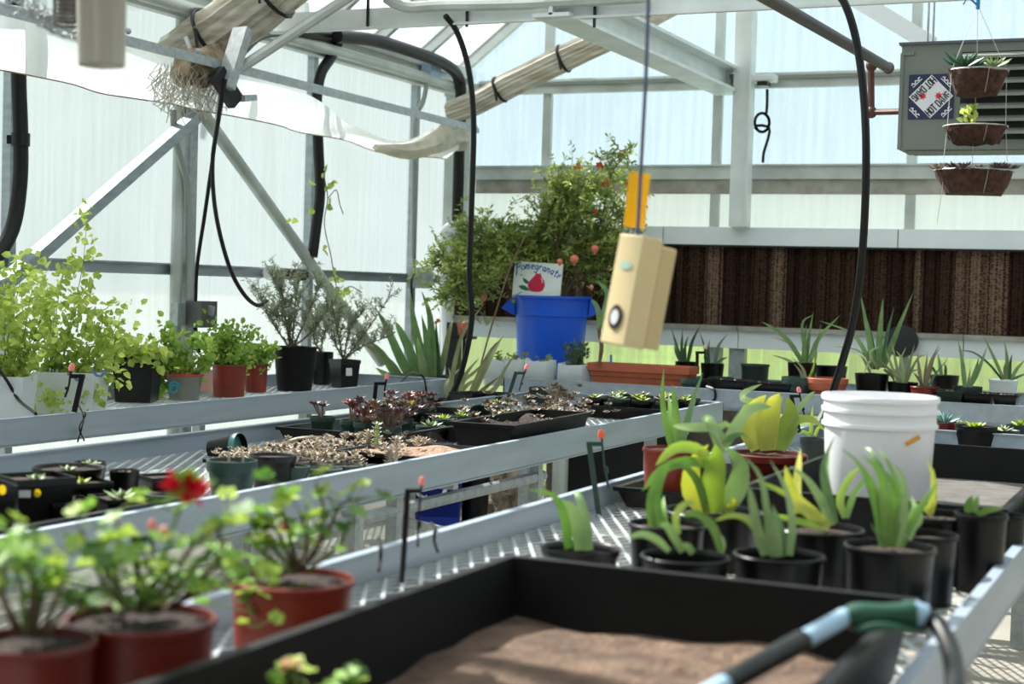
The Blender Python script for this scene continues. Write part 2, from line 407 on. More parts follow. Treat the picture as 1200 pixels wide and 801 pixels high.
while x < XR-.02:
    wd = R_.uniform(.06, .15); x2 = min(x+wd, XR-.01); b = MB(); n = 5
    for i in range(n):                                  # each block bows forward a little between its seams
        for z in (PADB, PADT): b.v.append((x+(x2-x)*i/(n-1), YB-.085-.03*math.sin(PI*i/(n-1))-R_.uniform(0,.004), z))
    for i in range(n-1): b.f.append((2*i, 2*i+2, 2*i+3, 2*i+1))
    o = len(b.v); b.v += [(x, YB-.02, PADB), (x, YB-.02, PADT), (x2, YB-.02, PADB), (x2, YB-.02, PADT)]
    b.f += [(o, 0, 1, o+1), (2*n-2, o+2, o+3, 2*n-1)]
    b.build('pad_block', PADM[R_.choice((0, 0, 1, 2, 2, 2, 2, 0, 3))], pad, flat=False)
    x = x2+.002

# --- the other long wall and the end behind, closing the room; solid parts added to cut fill light
wr = shell('wall_right', (XR, 4, 0)); wf = shell('wall_front', (-.5, YF, 0))
FILLBLOCK = mat('fill_block_grey', (120, 122, 120), .85, 0, (104, 106, 104), 3)
ys = [YF+1.3*i for i in range(11)]
for a, c in zip(ys, ys[1:]):
    MB().box(XR-.03, XR+.02, a+.002, c-.002, 0, 1.15).build('fill_block_panel', FILLBLOCK, wr, flat=True)  # opaque lower part, unseen, added to weaken light from this side
    MB().box(XR, XR+.012, a+.01, c-.01, 1.15, EAVE).build('panel', POLY, wr, flat=True)
    MB().box(XR-.06, XR-.01, a-.025, a+.025, 0, EAVE).build('mullion', ALU, wr, flat=True)
xs_ = [XL+1.2*i for i in range(9)]
for a, c in zip(xs_, xs_[1:]):
    MB().box(a+.01, c-.01, YF-.08, YF, .02, 7.0).build('panel', FILLBLOCK, wf, flat=True)  # unseen end made solid to darken the sides facing the camera
    MB().box(a-.025, a+.025, YF+.01, YF+.06, 0, 4.2).build('mullion', ALU, wf, flat=True)

# --- roof: rafters, glazing, eave beam, purlins, the tie beam and its struts
ce = shell('ceiling', (RIDGE_X, 5, EAVE))
raf = []
yy = YB-.05
while yy > YF: raf.append(yy); yy -= .66
for i, y in enumerate(raf):
    rz = roof_z(RIDGE_X)
    for (xa, xb) in ((XL, RIDGE_X), (XR, RIDGE_X)):
        b = MB(); b.bar((xa, y, EAVE-.05), (xb, y, rz-.05), .045, .07); b.bar((xa, y, EAVE-.01), (xb, y, rz-.01), .075, .012)
        b.build('rafter', FRAME, ce, flat=True)
        if i < len(raf)-1:
            y2 = raf[i+1]
            MB().add([(xa, y-.01, EAVE+.01), (xa, y2+.01, EAVE+.01), (xb, y2+.01, rz+.01), (xb, y-.01, rz+.01)], [(0,1,2,3)]).build('roof_panel', ROOFM, ce, flat=True)
e1 = P(440, 66, x=XL+.12).z
b = MB(); b.box(XL-.02, XL+.16, YF, YB, EAVE-.11, EAVE-.02); b.box(XL+.10, XL+.16, YF, YB, EAVE-.16, EAVE-.11); b.box(XL+.16, XL+.18, YF, YB, EAVE-.03, EAVE+.05)
b.build('eave_beam', FRAME, ce, flat=True)
MB().tube([(XL+.22, 3, EAVE-.12), (XL+.22, YB-.2, EAVE-.12)], .034, 10).build('conduit', FRAME, ce)
def ibeam(p, q, h, wd, m, name='purlin'):
    b = MB(); u = Vector((0,0,h/2)); p, q = Vector(p), Vector(q)
    b.bar(p+u, q+u, wd, .02); b.bar(p-u, q-u, wd, .02); b.bar(p, q, .02, h); return b.build(name, m, ce, flat=True)
TY = 7.35
pz = P(850, 99, y=YB-.2)
ibeam((pz.x, TY-.1, pz.z+.03), (pz.x, YB-.08, pz.z+.03), .15, .20, WHITEP)
tz = P(600, 14, y=TY)
b = MB(); b.bar((XL+.5, TY, tz.z), (XR, TY, tz.z+.02), .05, .105); b.bar((XL+.5, TY-.04, tz.z-.055), (XR, TY-.04, tz.z-.035), .03, .012)
b.build('tie_beam', WHITEP, ce, flat=True)
MB().tube([P(455, 0, y=TY-.08)+Vector((0,0,.06))] + smoothpath([P(455, 0, y=TY-.08), P(480, 8, y=TY-.08), P(520, 6, y=TY-.08), P(620, 4, y=TY-.08), P(760, -4, y=TY-.08)], 5), .03, 8).build('conduit', FRAME, ce)
for px in (435, 551, 700):
    c = P(px, 12, y=TY); b = MB(); b.bar((c.x, TY-.035, c.z-.09), (c.x, TY-.035, c.z+.09), .012, .012); b.build('cable_tie', BLACK, ce, flat=True)
# channel that carries the curtain wire, and the bracket where the strut lands
CX = -4.75
b = MB(); p, q = P(-30, 0, x=CX), P(557, 149, x=CX)
b.bar(p, q, .036, .026); b.bar(p+Vector((.024,0,-.022)), q+Vector((.024,0,-.022)), .014, .032)
b.build('curtain_channel', GALV, ce, flat=True)
for px, py in ((150, 42), (232, 66)):
    c = P(px, py-6, x=CX); MB().ball(c, .016, 6).build('bolt', GALV, ce)
c = P(272, 82, x=CX+.08)
b = MB(); b.bar(c+Vector((0,-.06,-.1)), c+Vector((.02,.06,.22)), .1, .05); b.bar(c+Vector((0,.05,-.14)), c+Vector((0,.16,-.12)), .1, .03); b.build('bracket', GALV, ce, flat=True)
b = MB(); b.bar(c+Vector((-.03,-.1,-.02)), c+Vector((0,.04,-.16)), .05, .09); b.build('bracket', DARKIN, ce, flat=True)
MB().tube([P(282, 79, x=CX+.1), P(415, -8, y=TY-.25), P(430, -18, y=TY-.25)], .028, 8).build('strut', FRAME, ce)
MB().tube([P(150, 48, x=XL+.3), P(215, 62, x=XL+.3), P(275, 84, x=XL+.3)], .02, 8).build('strut', GALV, ce)
b = MB(); b.bar(P(305, 20, y=TY+.05), P(360, 14, y=TY+.05), .05, .11); b.build('tie_beam_end', WHITEP, ce, flat=True)
b = MB(); b.bar(P(150, 5, y=TY+.3), P(230, 8, y=TY+.3), .05, .06); b.build('strut', GALV, ce, flat=True)
b = MB(); b.bar(P(996, -6, y=YB-.7), P(1092, 52, y=YB-.7), .08, .10); b.build('rafter', BEAM, ce, flat=True)
# ================================================================== benches
RT, BT = .84, .775
def clip_line(x0, x1, y0, y1, px, py, dx, dy):
    t0, t1 = -99., 99.
    for p, d, a, b in ((px, dx, x0, x1), (py, dy, y0, y1)):
        ta, tb = (a-p)/d, (b-p)/d
        if ta > tb: ta, tb = tb, ta
        t0, t1 = max(t0, ta), min(t1, tb)
    return (t0, t1) if t1-t0 > .02 else None
def bench(label, x0, x1, y0, y1, legs, group='growing benches'):
    t = thing('growing_bench', label, 'bench', ((x0+x1)/2, (y0+y1)/2, 0), group)
    def rail(p, q, inward):
        b = MB(); n = Vector(inward); p, q = Vector(p), Vector(q)
        b.bar(p+n*.004+Vector((0,0,-.0545)), q+n*.004+Vector((0,0,-.0545)), .008, .099)
        b.bar(p+n*.011+Vector((0,0,-.0025)), q+n*.011+Vector((0,0,-.0025)), .024, .005)
        b.bar(p+n*.022+Vector((0,0,-.106)), q+n*.022+Vector((0,0,-.106)), .044, .008)
        b.build('rail', RAIL, t, flat=True)
    rail((x0, y0, RT), (x0, y1, RT), (1,0,0)); rail((x1, y0, RT), (x1, y1, RT), (-1,0,0))
    rail((x0, y1, RT), (x1, y1, RT), (0,-1,0)); rail((x0, y0, RT), (x1, y0, RT), (0,1,0))
    b = MB(); dx, dy = math.sin(math.radians(27)), math.cos(math.radians(27))
    gap = .042
    L_ = (x1-x0)+(y1-y0)*math.tan(math.radians(27))
    for sgn, ww, hh in ((-1, .0085, .004), (1, .0022, .002)):      # expanded metal: strands crossing at a shallow angle
        s = -L_
        while s < L_+1:
            c = clip_line(x0+.01, x1-.01, y0+.01, y1-.01, x0+s, y0, sgn*dx, dy)
            if c:
                a, e = c
                b.bar((x0+s+sgn*dx*a, y0+dy*a, BT-.006+(.002 if sgn > 0 else 0)), (x0+s+sgn*dx*e, y0+dy*e, BT-.006+(.002 if sgn > 0 else 0)), ww, hh)
            s += gap
    b.build('mesh_top', MESHM, t, flat=True, kind='stuff')
    for (lx, ly) in legs:
        MB().box(lx-.025, lx+.025, ly-.025, ly+.025, 0, BT-.03).build('leg', GALV, t, flat=True)
    ly_ = sorted({l[1] for l in legs})
    for y in ly_:
        MB().box(x0+.01, x1-.01, y-.02, y+.02, BT-.065, BT-.015).build('crossbar', GALV, t, flat=True)
    y = y0+.6
    while y < y1-.3:
        if all(abs(y-v) > .25 for v in ly_): MB().box(x0+.01, x1-.01, y-.012, y+.012, BT-.035, BT-.012).build('crossbar', GALV, t, flat=True)
        y += .8
    return t
AX = P(250, 468.2, z=RT).x; CXr = -3.395; DX = -2.325; FX = -1.614; GX = -.387
bA = bench('pale aluminium bench along the translucent side wall, with herb pots on it', XL+.14, AX, 1.0, P(518, 442.5, z=RT).y, [(AX-.12, y) for y in (2.2, 4.6, 7.0, 8.2)]+[(XL+.3, y) for y in (2.2, 4.6, 7.0)])
YM = P(853, 470.3, z=RT).y
bM = bench('middle aluminium bench crowded with trays of small succulents', CXr, DX, .9, YM, [(DX-.2, y) for y in (2.6, 4.75, 7.3)]+[(CXr+.2, y) for y in (2.6, 4.75, 7.3)])
YN = 6.95
bN = bench('near aluminium bench holding the white bucket and aloe pots', FX, GX, .8, YN, [(FX+.15, y) for y in (1.0, 4.5, 6.6)]+[(GX-.3, y) for y in (1.0, 4.5, 6.6)])
YE = 8.87
bB = bench('long aluminium bench running under the brown cooling pad', -4.05, 3.2, YE, YB-.28, [(x, YE+.12) for x in (-3.7, -1.0, .9, 2.8)]+[(x, YB-.45) for x in (-3.7, -1.0, .9, 2.8)])
# lower pipe rail under the middle bench
for (p0, p1) in (((400, 612), (650, 553)),):
    x = DX-.06
    tp = MB(); tp.tube([P(380, 617, x=x), P(636, 556.5, x=x)], .022, 8); tp.build('pipe_rail', GALV, bM)
    y1_ = P(628, 557, x=x).y
    MB().box(x-.02, x+.02, y1_-.02, y1_+.02, P(628, 592, x=x).z-.3, BT-.03).build('leg', GALV, bM, flat=True)
    y2_ = P(462, 598, x=x).y
    MB().box(x-.02, x+.02, y2_-.02, y2_+.02, .02, BT-.03).build('leg', GALV, bM, flat=True)
    y3_ = P(413, 612, x=x).y
    MB().box(x-.025, x+.025, y3_-.025, y3_+.025, .02, BT-.03).build('leg', GALV, bM, flat=True)
    b = MB(); b.bar(P(455, 606, x=x-.05), P(520, 622, x=x+.12), .03, .03); b.build('crossbar', GALV, bM, flat=True)

# ================================================================== trays
def tray(name, label, cat, x0, x1, y0, y1, z0, z1, m, rim=.03, th=.008, group=None, rot=0., soil=None, soilh=.02, flare=.02):
    cx, cy = (x0+x1)/2, (y0+y1)/2; c, s = math.cos(rot), math.sin(rot)
    t = thing(name, label, cat, (cx, cy, z0), group)
    hx, hy = (x1-x0)/2, (y1-y0)/2; f = flare
    def ring(dx, z): return [(cx+c*X-s*Y, cy+s*X+c*Y, z) for X, Y in ((-hx-dx, -hy-dx), (hx+dx, -hy-dx), (hx+dx, hy+dx), (-hx-dx, hy+dx))]
    prof = [(-f, z0), (0, z1-.014), (rim, z1-.012), (rim, z1), (-th, z1), (-f-th, z0+th)]
    b = MB()
    for d_, z in prof: b.v += ring(d_, z)
    for i in range(len(prof)-1):
        for k in range(4): b.f.append((i*4+k, i*4+(k+1) % 4, (i+1)*4+(k+1) % 4, (i+1)*4+k))
    b.f += [(3, 2, 1, 0), tuple(range((len(prof)-1)*4, len(prof)*4))]
    b.build('tray_body', m, t, flat=True)
    if soil:
        n = 14; b = MB()
        for j in range(n+1):
            for i in range(n+1):
                X, Y = (-hx+f)+(2*hx-2*f)*i/n, (-hy+f)+(2*hy-2*f)*j/n
                b.v.append((cx+c*X-s*Y, cy+s*X+c*Y, z0+th+soilh*(.6+.8*noise.noise((X*6+cx*9, Y*6, 1.3)))))
        b.f = [(j*(n+1)+i, j*(n+1)+i+1, (j+1)*(n+1)+i+1, (j+1)*(n+1)+i) for j in range(n) for i in range(n)]
        b.build('soil', soil, t)
    return t
tray('growing_tray', 'big empty black tray with dry brown soil at the front of the near bench', 'tray', -1.16, -.44, 1.30, 2.60, BT, .91, BLACK2, .012, soil=DRYSOIL, soilh=.03)
tray('growing_tray', 'deep black tray with dry grey soil behind the white bucket', 'tray', -1.10, -.45, 3.90, 5.53, BT, .905, BLACK2, .012, soil=GREYSOIL, soilh=.012)
tray('growing_tray', 'black tray holding the red pots against the near bench rail', 'tray', -1.56, -1.02, 4.24, 5.05, BT, .835, BLACK, .012)
t1 = P(528, 513, z=.86); t2 = P(690, 482, z=.87)
tray('trough', 'long charcoal trough of brown succulents along the middle bench rail', 'tray', -2.62, -2.375, 5.28, 6.08, BT, .89, BLACK2, .012, soil=SOIL, soilh=.105, rot=math.radians(1))
tray('growing_tray', 'square black tray of pinkish gravel soil beside the long charcoal trough', 'tray', -2.72, -2.37, 4.60, 5.02, BT, .83, BLACK, .012, soil=mat('pink_gravel', (176, 146, 122), .9, 0, (120, 92, 72), 60, bump=.8, bscale=70), soilh=.05)
tray('nursery_tray', 'black flat carrying dwarf green pots at the far end of the middle bench', 'tray', -2.86, -2.37, 7.15, 7.72, BT, .835, BLACK, .012)
tray('nursery_tray', 'black flat under the purple succulents beside the middle bench rail', 'tray', -3.30, -2.80, 5.15, 6.5, BT, .835, BLACK, .012)
tray('nursery_tray', 'low black flat under the tagged square pots on the middle bench', 'tray', -2.95, -2.42, 2.40, 3.30, BT, .835, BLACK, .012)
tray('nursery_tray', 'shallow tray filled with tan dried rosettes on the middle bench', 'tray', -3.05, -2.50, 4.32, 5.05, BT, .80, BLACK2, .010, soil=SOIL, soilh=.02)

# ================================================================== pots
def pot_profile(R, h, style):
    r0 = R*.78
    if style == 'nursery':
        return [(r0, 0), (R*.94, h*.80), (R*.96, h*.82), (R*.98, h*.985), (R, h), (R*.97, h*1.0), (R*.93, h*.97), (R*.90, h*.86)]
    if style == 'tall':
        return [(R*.86, 0), (R*.95, h*.93), (R, h*.94), (R, h*.985), (R*.98, h), (R*.94, h), (R*.92, h*.93)]
    if style == 'rim':
        return [(r0*.95, 0), (R*.90, h*.72), (R*.98, h*.73), (R, h*.97), (R*.99, h), (R*.92, h), (R*.88, h*.88)]
    if style == 'bowl':
        return [(R*.58, 0), (R*.66, h*.5), (R*.86, h*.56), (R*.96, h*.8), (R, h*.82), (R, h*.98), (R*.97, h), (R*.9, h), (R*.88, h*.85)]
    if style == 'square':
        return [(R*.80, 0), (R*.95, h*.86), (R*1.0, h*.87), (R*1.0, h), (R*.95, h), (R*.93, h*.9)]
def pot(name, label, cat, base, R, h, style='nursery', m=None, soil=SOIL, group=None, rot=.3, soilz=.86):
    base = Vector(base); m = m or BLACK
    t = thing(name, label, cat, base, group)
    sq = style == 'square'
    n = 4 if sq else (14 if R < .06 else 24); RR = R*1.3 if sq else R
    MB().lathe(pot_profile(RR, h, style), base, n, rot=rot if sq else 0).build('pot_body', m, t, flat=False)
    if soil:
        rs = RR*.9; z = h*soilz; b = MB(); nr = 4
        b.v.append(tuple(base+Vector((0, 0, z+.004))))
        for j in range(1, nr+1):
            for k in range(n):
                th = 2*PI*k/n+(rot if sq else 0); r = rs*j/nr
                b.v.append(tuple(base+Vector((r*math.cos(th), r*math.sin(th), z+(R_.uniform(-.03, .05)*R if j < nr else 0)))))
        for k in range(n): b.f.append((0, 1+k, 1+(k+1) % n))
        for j in range(nr-1):
            for k in range(n): b.f.append((1+j*n+k, 1+(j+1)*n+k, 1+(j+1)*n+(k+1) % n, 1+j*n+(k+1) % n))
        b.build('soil', soil, t)
    return t
def potz(px, py, wpx, h, on=BT):
    """rim centre in the picture, rim width in pixels, height of pot, bench it stands on -> base point and radius"""
    c = P(px, py, z=on+h); return Vector((c.x, c.y, on)), wpx/2*mpp(c)
def poty(px, wpx, y, on=BT, py=430):
    c = P(px, py, y=y); return Vector((c.x, y, on)), wpx/2*mpp(c)

# ================================================================== leaves
def prof_aloe(t): return (.72+.28*min(1, t/.25))*max(0, 1-t**1.7)**.9
def prof_strap(t): return (.7+.3*min(1, t/.3))*max(0, 1-t**4)**.7
def prof_fat(t): return (.6+.4*math.sin(min(1, t/.45)*PI/2))*max(0, 1-t**2.2)**.8
def blade(b, path, w_, nrm, prof=prof_aloe, th=.28, keel=.32):
    """a fleshy leaf: channelled above, keeled below"""
    path = [Vector(p) for p in path]; m = len(path); base = len(b.v)
    for i, p in enumerate(path):
        t = (path[min(i+1, m-1)]-path[max(i-1, 0)]).normalized(); n = (nrm-t*nrm.dot(t))
        if n.length < 1e-3: n = Vector((0, .1, 1))
        n.normalize(); s = t.cross(n); ww = max(w_*prof(i/(m-1)), w_*.02)/2
        b.v += [tuple(p-s*ww+n*ww*.15), tuple(p-s*ww*.45-n*ww*keel*1.6), tuple(p+s*ww*.45-n*ww*keel*1.6), tuple(p+s*ww+n*ww*.15), tuple(p+s*ww*.4-n*ww*(.12-th*.6)), tuple(p-s*ww*.4-n*ww*(.12-th*.6))]
    for i in range(m-1):
        for k in range(6): b.f.append((base+i*6+k, base+i*6+(k+1) % 6, base+(i+1)*6+(k+1) % 6, base+(i+1)*6+k))
    b.f += [tuple(base+k for k in range(5, -1, -1)), tuple(base+(m-1)*6+k for k in range(6))]
def leafpx(t, D, pts, wpx, m, dd=0., prof=prof_aloe, tw=0., name='leaf', keel=.32):
    """one leaf whose course is read off the photograph; dd = how far its tip leans away (+) or towards (-) the viewer"""
    n = len(pts); P3 = [P(x, y, d=D+dd*(i/(n-1))**1.3) for i, (x, y) in enumerate(pts)]
    path = smoothpath(P3, max(2, 10//(n-1)))
    nr = (-fwd*math.cos(tw)+rgt*math.sin(tw)+Vector((0,0,.25))).normalized()
    b = MB(); blade(b, path, wpx*D/FPX, nr, prof, keel=keel); return b.build(name, m, t)
def leaf3(t, base, az, el, L, w_, m, droop=20., prof=prof_aloe, n=8, name='leaf', into=None):
    """one leaf from its heading (0 = picture right, 90 = away), rise, length and droop in degrees"""
    h_ = rad_az(az); p = Vector(base); path = [p.copy()]; a = math.radians(el); d_ = math.radians(droop)
    for i in range(n):
        aa = a-d_*((i+.5)/n)**1.2; p = p+(h_*math.cos(aa)+Vector((0,0,1))*math.sin(aa))*(L/n); path.append(p.copy())
    b = into or MB(); nr = (Vector((0,0,1))*math.cos(a)-h_*math.sin(a))
    blade(b, path, w_, nr, prof)
    return b if into else b.build(name, m, t)
def aloe(t, top, n, L, w_, m, spread=(30, 85), droop=(0, 25), seed=1, m2=None, prof=prof_aloe):
    r = random.Random(seed)
    for i in range(n):
        k = i/max(1, n-1)
        leaf3(t, Vector(top)+rad_az(i*137)*w_*.4*(1-k), i*137+r.uniform(-20, 20), spread[0]+(spread[1]-spread[0])*k+r.uniform(-8, 8), L*r.uniform(.7, 1.05), w_*r.uniform(.8, 1.1), m2 if (m2 and i % 3 == 0) else m, r.uniform(*droop), prof)
def rosette(b, c, R, n=16, up=.5, seed=0, fat=.34, rows=3):
    """a small leaf rosette added to one mesh"""
    r = random.Random(seed); c = Vector(c)
    for j in range(rows):
        el = 12+75*up*(j+.5)/rows+8*j; m_ = max(4, int(n/rows*(1-.18*j)))
        for k in range(m_):
            az = 360*k/m_+j*27+r.uniform(-9, 9); L = R*(1-.24*j)*r.uniform(.85, 1.1); h_ = rad_az(az); e = math.radians(min(80, el+r.uniform(-8, 8)))
            dr = (h_*math.cos(e)+Vector((0,0,1))*math.sin(e)); sd_ = Vector((-h_.y, h_.x, 0))*L*fat/2; nn = sd_.cross(dr).normalized()*L*.09
            p1, p2 = c+dr*L*.6, c+dr*L+Vector((0,0,L*.12)); o = len(b.v)
            b.v += [tuple(c), tuple(p1-sd_), tuple(p1+nn), tuple(p1+sd_), tuple(p2), tuple(p1-nn*1.4)]
            b.f += [(o, o+1, o+2), (o, o+2, o+3), (o+1, o+4, o+2), (o+2, o+4, o+3), (o, o+5, o+1), (o, o+3, o+5), (o+1, o+5, o+4), (o+5, o+3, o+4)]
def ros(t, c, R, m, n=16, up=.5, seed=0, fat=.34, rows=3):
    b = MB(); rosette(b, c, R, n, up, seed, fat, rows); return b.build('rosette', m, t, kind='stuff')
def leafquad(b, p, d_, L, W, r, fold=.25):
    """a small flat leaf with a folded midrib"""
    d_ = Vector(d_).normalized(); u = Vector((r.uniform(-1, 1), r.uniform(-1, 1), r.uniform(.2, 1))); s = d_.cross(u)
    if s.length < .1: s = d_.cross(Vector((1, .3, .2)))
    s.normalize(); n_ = s.cross(d_); p = Vector(p); o = len(b.v)
    b.v += [tuple(p), tuple(p+d_*L*.28+s*W*.46+n_*W*fold), tuple(p+d_*L*.68+s*W*.4+n_*W*fold*.8), tuple(p+d_*L), tuple(p+d_*L*.68-s*W*.4+n_*W*fold*.8), tuple(p+d_*L*.28-s*W*.46+n_*W*fold)]
    b.f += [(o, o+1, o+2, o+3), (o, o+3, o+4, o+5)]
def wander(p, d_, L, n, r, jit=.35, grav=0.):
    p = Vector(p); d_ = Vector(d_).normalized(); out = [p.copy()]
    for i in range(n):
        d_ = (d_+Vector((r.uniform(-jit, jit), r.uniform(-jit, jit), r.uniform(-jit, jit)+grav))).normalized(); p = p+d_*L/n; out.append(p.copy())
    return out
def bushy(t, stems, leafm, stemm, per, L, W, seed, sr=.003, jitter=1., scatter=0., stemname='stem', one=False):
    """stems (paths) each a part; the small leaves that cover them are one part"""
    r = random.Random(seed); b = MB(); sb = MB()
    for path in stems:
        m = len(path); rs = [sr*(1-.75*i/(m-1)) for i in range(m)]
        if one: sb.tube(path, rs, 5)
        else: MB().tube(path, rs, 5).build(stemname, stemm, t)
        for i in range(m-1):
            a, c = Vector(path[i]), Vector(path[i+1])
            for k in range(per):
                p = a.lerp(c, r.random())+Vector((r.gauss(0, scatter), r.gauss(0, scatter), r.gauss(0, scatter)))
                dr = (c-a).normalized()*.5+Vector((r.uniform(-1, 1), r.uniform(-1, 1), r.uniform(-.7, .9)))*jitter
                k_ = r.uniform(.6, 1.2); leafquad(b, p, dr, L*k_, W*k_, r)
    if one: sb.build(stemname, stemm, t, kind='stuff')
    return b.build('foliage', leafm, t, kind='stuff')
# ================================================================== writing with strokes
GL = {'H': [[(0,0),(0,1)],[(.6,0),(.6,1)],[(0,.52),(.6,.52)]], 'O': [[(.3,0),(.08,.14),(0,.5),(.08,.86),(.3,1),(.52,.86),(.6,.5),(.52,.14),(.3,0)]],
 'T': [[(0,1),(.62,1)],[(.31,1),(.31,0)]], 'D': [[(0,0),(0,1),(.32,1),(.55,.82),(.6,.5),(.55,.18),(.32,0),(0,0)]], 'A': [[(0,0),(.32,1),(.64,0)],[(.12,.34),(.52,.34)]],
 'W': [[(0,1),(.2,0),(.4,.8),(.6,0),(.8,1)]], 'G': [[(.56,.84),(.3,1),(.08,.86),(0,.5),(.08,.14),(.3,0),(.56,.1),(.58,.46),(.34,.46)]],
 'P': [[(.06,-.45),(.1,.5),(.14,1.05)],[(-.12,.8),(.1,1.08),(.42,1.1),(.56,.86),(.42,.58),(.12,.5)]],
 'o': [[(.25,0),(.04,.12),(0,.36),(.14,.58),(.34,.58),(.5,.36),(.44,.1),(.25,0)]],
 'm': [[(0,0),(.03,.58)],[(.03,.4),(.16,.6),(.27,.5),(.28,0)],[(.28,.4),(.42,.6),(.54,.5),(.56,0)]],
 'e': [[(.04,.32),(.42,.36),(.38,.54),(.2,.6),(.04,.42),(.02,.2),(.14,.02),(.34,.02),(.44,.1)]],
 'g': [[(.42,.54),(.2,.6),(.04,.44),(.04,.2),(.18,.06),(.36,.14),(.42,.34)],[(.42,.58),(.42,-.3),(.26,-.46),(.06,-.36)]],
 'r': [[(0,0),(.02,.58)],[(.02,.38),(.16,.56),(.32,.56)]],
 'a': [[(.4,.5),(.2,.58),(.03,.42),(.02,.18),(.16,.02),(.34,.12),(.41,.34)],[(.41,.58),(.42,.1),(.5,0)]],
 'n': [[(0,0),(.02,.58)],[(.02,.38),(.2,.6),(.36,.48),(.38,0)]],
 't': [[(.2,.98),(.18,.16),(.3,.02),(.42,.08)],[(-.02,.64),(.44,.68)]]}
ADV = {'W': 1.0, 'm': .72, 'P': .74, 'r': .42, 't': .5}
def ribbon(b, pts, w_, o, u, v, n, th=.0012):
    """a painted stroke lying on a board: o + u*x + v*y"""
    pts = [Vector(p).to_2d() if len(p) > 2 else Vector(p) for p in pts]; m = len(pts); base = len(b.v)
    for i, p in enumerate(pts):
        t = (pts[min(i+1, m-1)]-pts[max(i-1, 0)]).normalized(); s = Vector((-t.y, t.x))*w_/2
        for q in (p-s, p+s): b.v.append(tuple(o+u*q.x+v*q.y+n*th))
    for i in range(m-1): b.f.append((base+2*i, base+2*i+2, base+2*i+3, base+2*i+1))
    for q in (pts[0], pts[-1]):
        k = len(b.v); b.v.append(tuple(o+u*q.x+v*q.y+n*th)); e = []
        for j in range(8):
            a = 2*PI*j/8; b.v.append(tuple(o+u*(q.x+math.cos(a)*w_/2)+v*(q.y+math.sin(a)*w_/2)+n*th*.9)); e.append(k+1+j)
        b.f.append(tuple(e))
def write(b, text, size, w_, place, xs=1.):
    """place(x) -> (origin, u, v, n) for a letter starting at x"""
    x = 0.
    for ch in text:
        if ch != ' ':
            o, u, v, n = place(x)
            for st in GL[ch]: ribbon(b, [(px*size*xs, py*size) for px, py in st], w_, o, u, v, n)
        x += (ADV.get(ch, .78 if ch.isupper() else .58) if ch != ' ' else .45)*size*xs
    return x
def disc(b, c, pts, u, v, n, th=.001):
    k = len(b.v); b.v += [tuple(c+u*x+v*y+n*th) for x, y in pts]; b.f.append(tuple(range(k, k+len(pts))))

# ================================================================== unit heater
HY = 7.55
hl = P(1055, 110, y=HY).x; ht = P(1130, 47, y=HY).z; hb = P(1130, 174, y=HY).z; HWD = .98; hr = hl+HWD
ht_ = thing('unit_heater', 'grey-green box heater with black louvres and a blue diamond sign hung under the roof', 'heater', ((hl+hr)/2, HY+.3, hb))
b = MB(); b.box(hl, hr, HY, HY+.30, hb, ht-.012); b.build('cabinet', HEAT, ht_, flat=True)
b = MB(); b.box(hl-.012, hr+.012, HY-.014, HY+.31, ht-.012, ht); b.build('cabinet_lid', mat('slate_lid', (92, 100, 108), .4, .3), ht_, flat=True)
b = MB(); b.box(hl+.03, hr-.03, HY+.03, HY+.27, hb-.006, hb); b.build('bottom_pan', HEAT, ht_, flat=True)
b = MB(); b.box(hl-.004, hl+.012, HY-.008, HY+.004, hb, ht-.05); b.box(hl+.004, hl+.06, HY-.01, HY, ht-.06, ht-.045); b.build('corner_trim', HEAT, ht_, flat=True)
lx0 = P(1126, 100, y=HY).x; lz0 = P(1150, 163, y=HY).z; lz1 = P(1150, 60, y=HY).z
MB().box(lx0, hr-.03, HY-.004, HY+.002, lz0, lz1).build('louvre_opening', DARKIN, ht_, flat=True)
nl = 7
for i in range(nl):
    z = lz0+(lz1-lz0)*(i+.62)/nl
    b = MB(); b.bar((lx0+.006, HY-.035, z), (hr-.036, HY-.035, z), .05, .012, (0, -.45, 1)); b.build('louvre', LOUV, ht_, flat=True)
sc_ = P(1091, 112.5, y=HY-.006); sh = 26*mpp(sc_); U, V, Nn = Vector((1,0,0)), Vector((0,0,1)), Vector((0,-1,0))
sp = MB().box(sc_.x-sh, sc_.x+sh, HY-.007, HY-.002, sc_.z-sh, sc_.z+sh).build('sign_plate', NAVY, ht_, flat=True, label='dark blue square sign with a white diamond'); ORG[sp.name] = Vector(ORG[ht_.name])
sc_ = Vector((sc_.x, HY-.007, sc_.z))
b = MB(); disc(b, sc_, [(0, -sh*.98), (sh*.98, 0), (0, sh*.98), (-sh*.98, 0)], U, V, Nn, .002); b.build('diamond', WPRINT, sp, flat=True)
dgn = Vector((1,0,1)).normalized(); dgv = Vector((-1,0,1)).normalized(); fs_ = sh*.32
for sgn in (1, -1):
    b = MB(); u_, v_ = dgn*sgn, dgv*sgn; o_ = sc_-v_*sh*.62-u_*sh*.635
    write(b, 'HOT DAWG', fs_, fs_*.17, lambda x: (o_+u_*x, u_, v_, Nn*3.2), .66)
    b.build('lettering', INK, sp, flat=True)
b = MB()
for dx in (-.36, .34):
    pts = []
    for k in range(14):
        a = 2*PI*k/14; r = sh*(.19 if k % 2 else .10); pts.append((dx*sh+r*math.cos(a), .02*sh+r*math.sin(a)))
    disc(b, sc_, pts, U, V, Nn, .003)
b.build('red_burst', RPRINT, sp, flat=True)
b = MB()
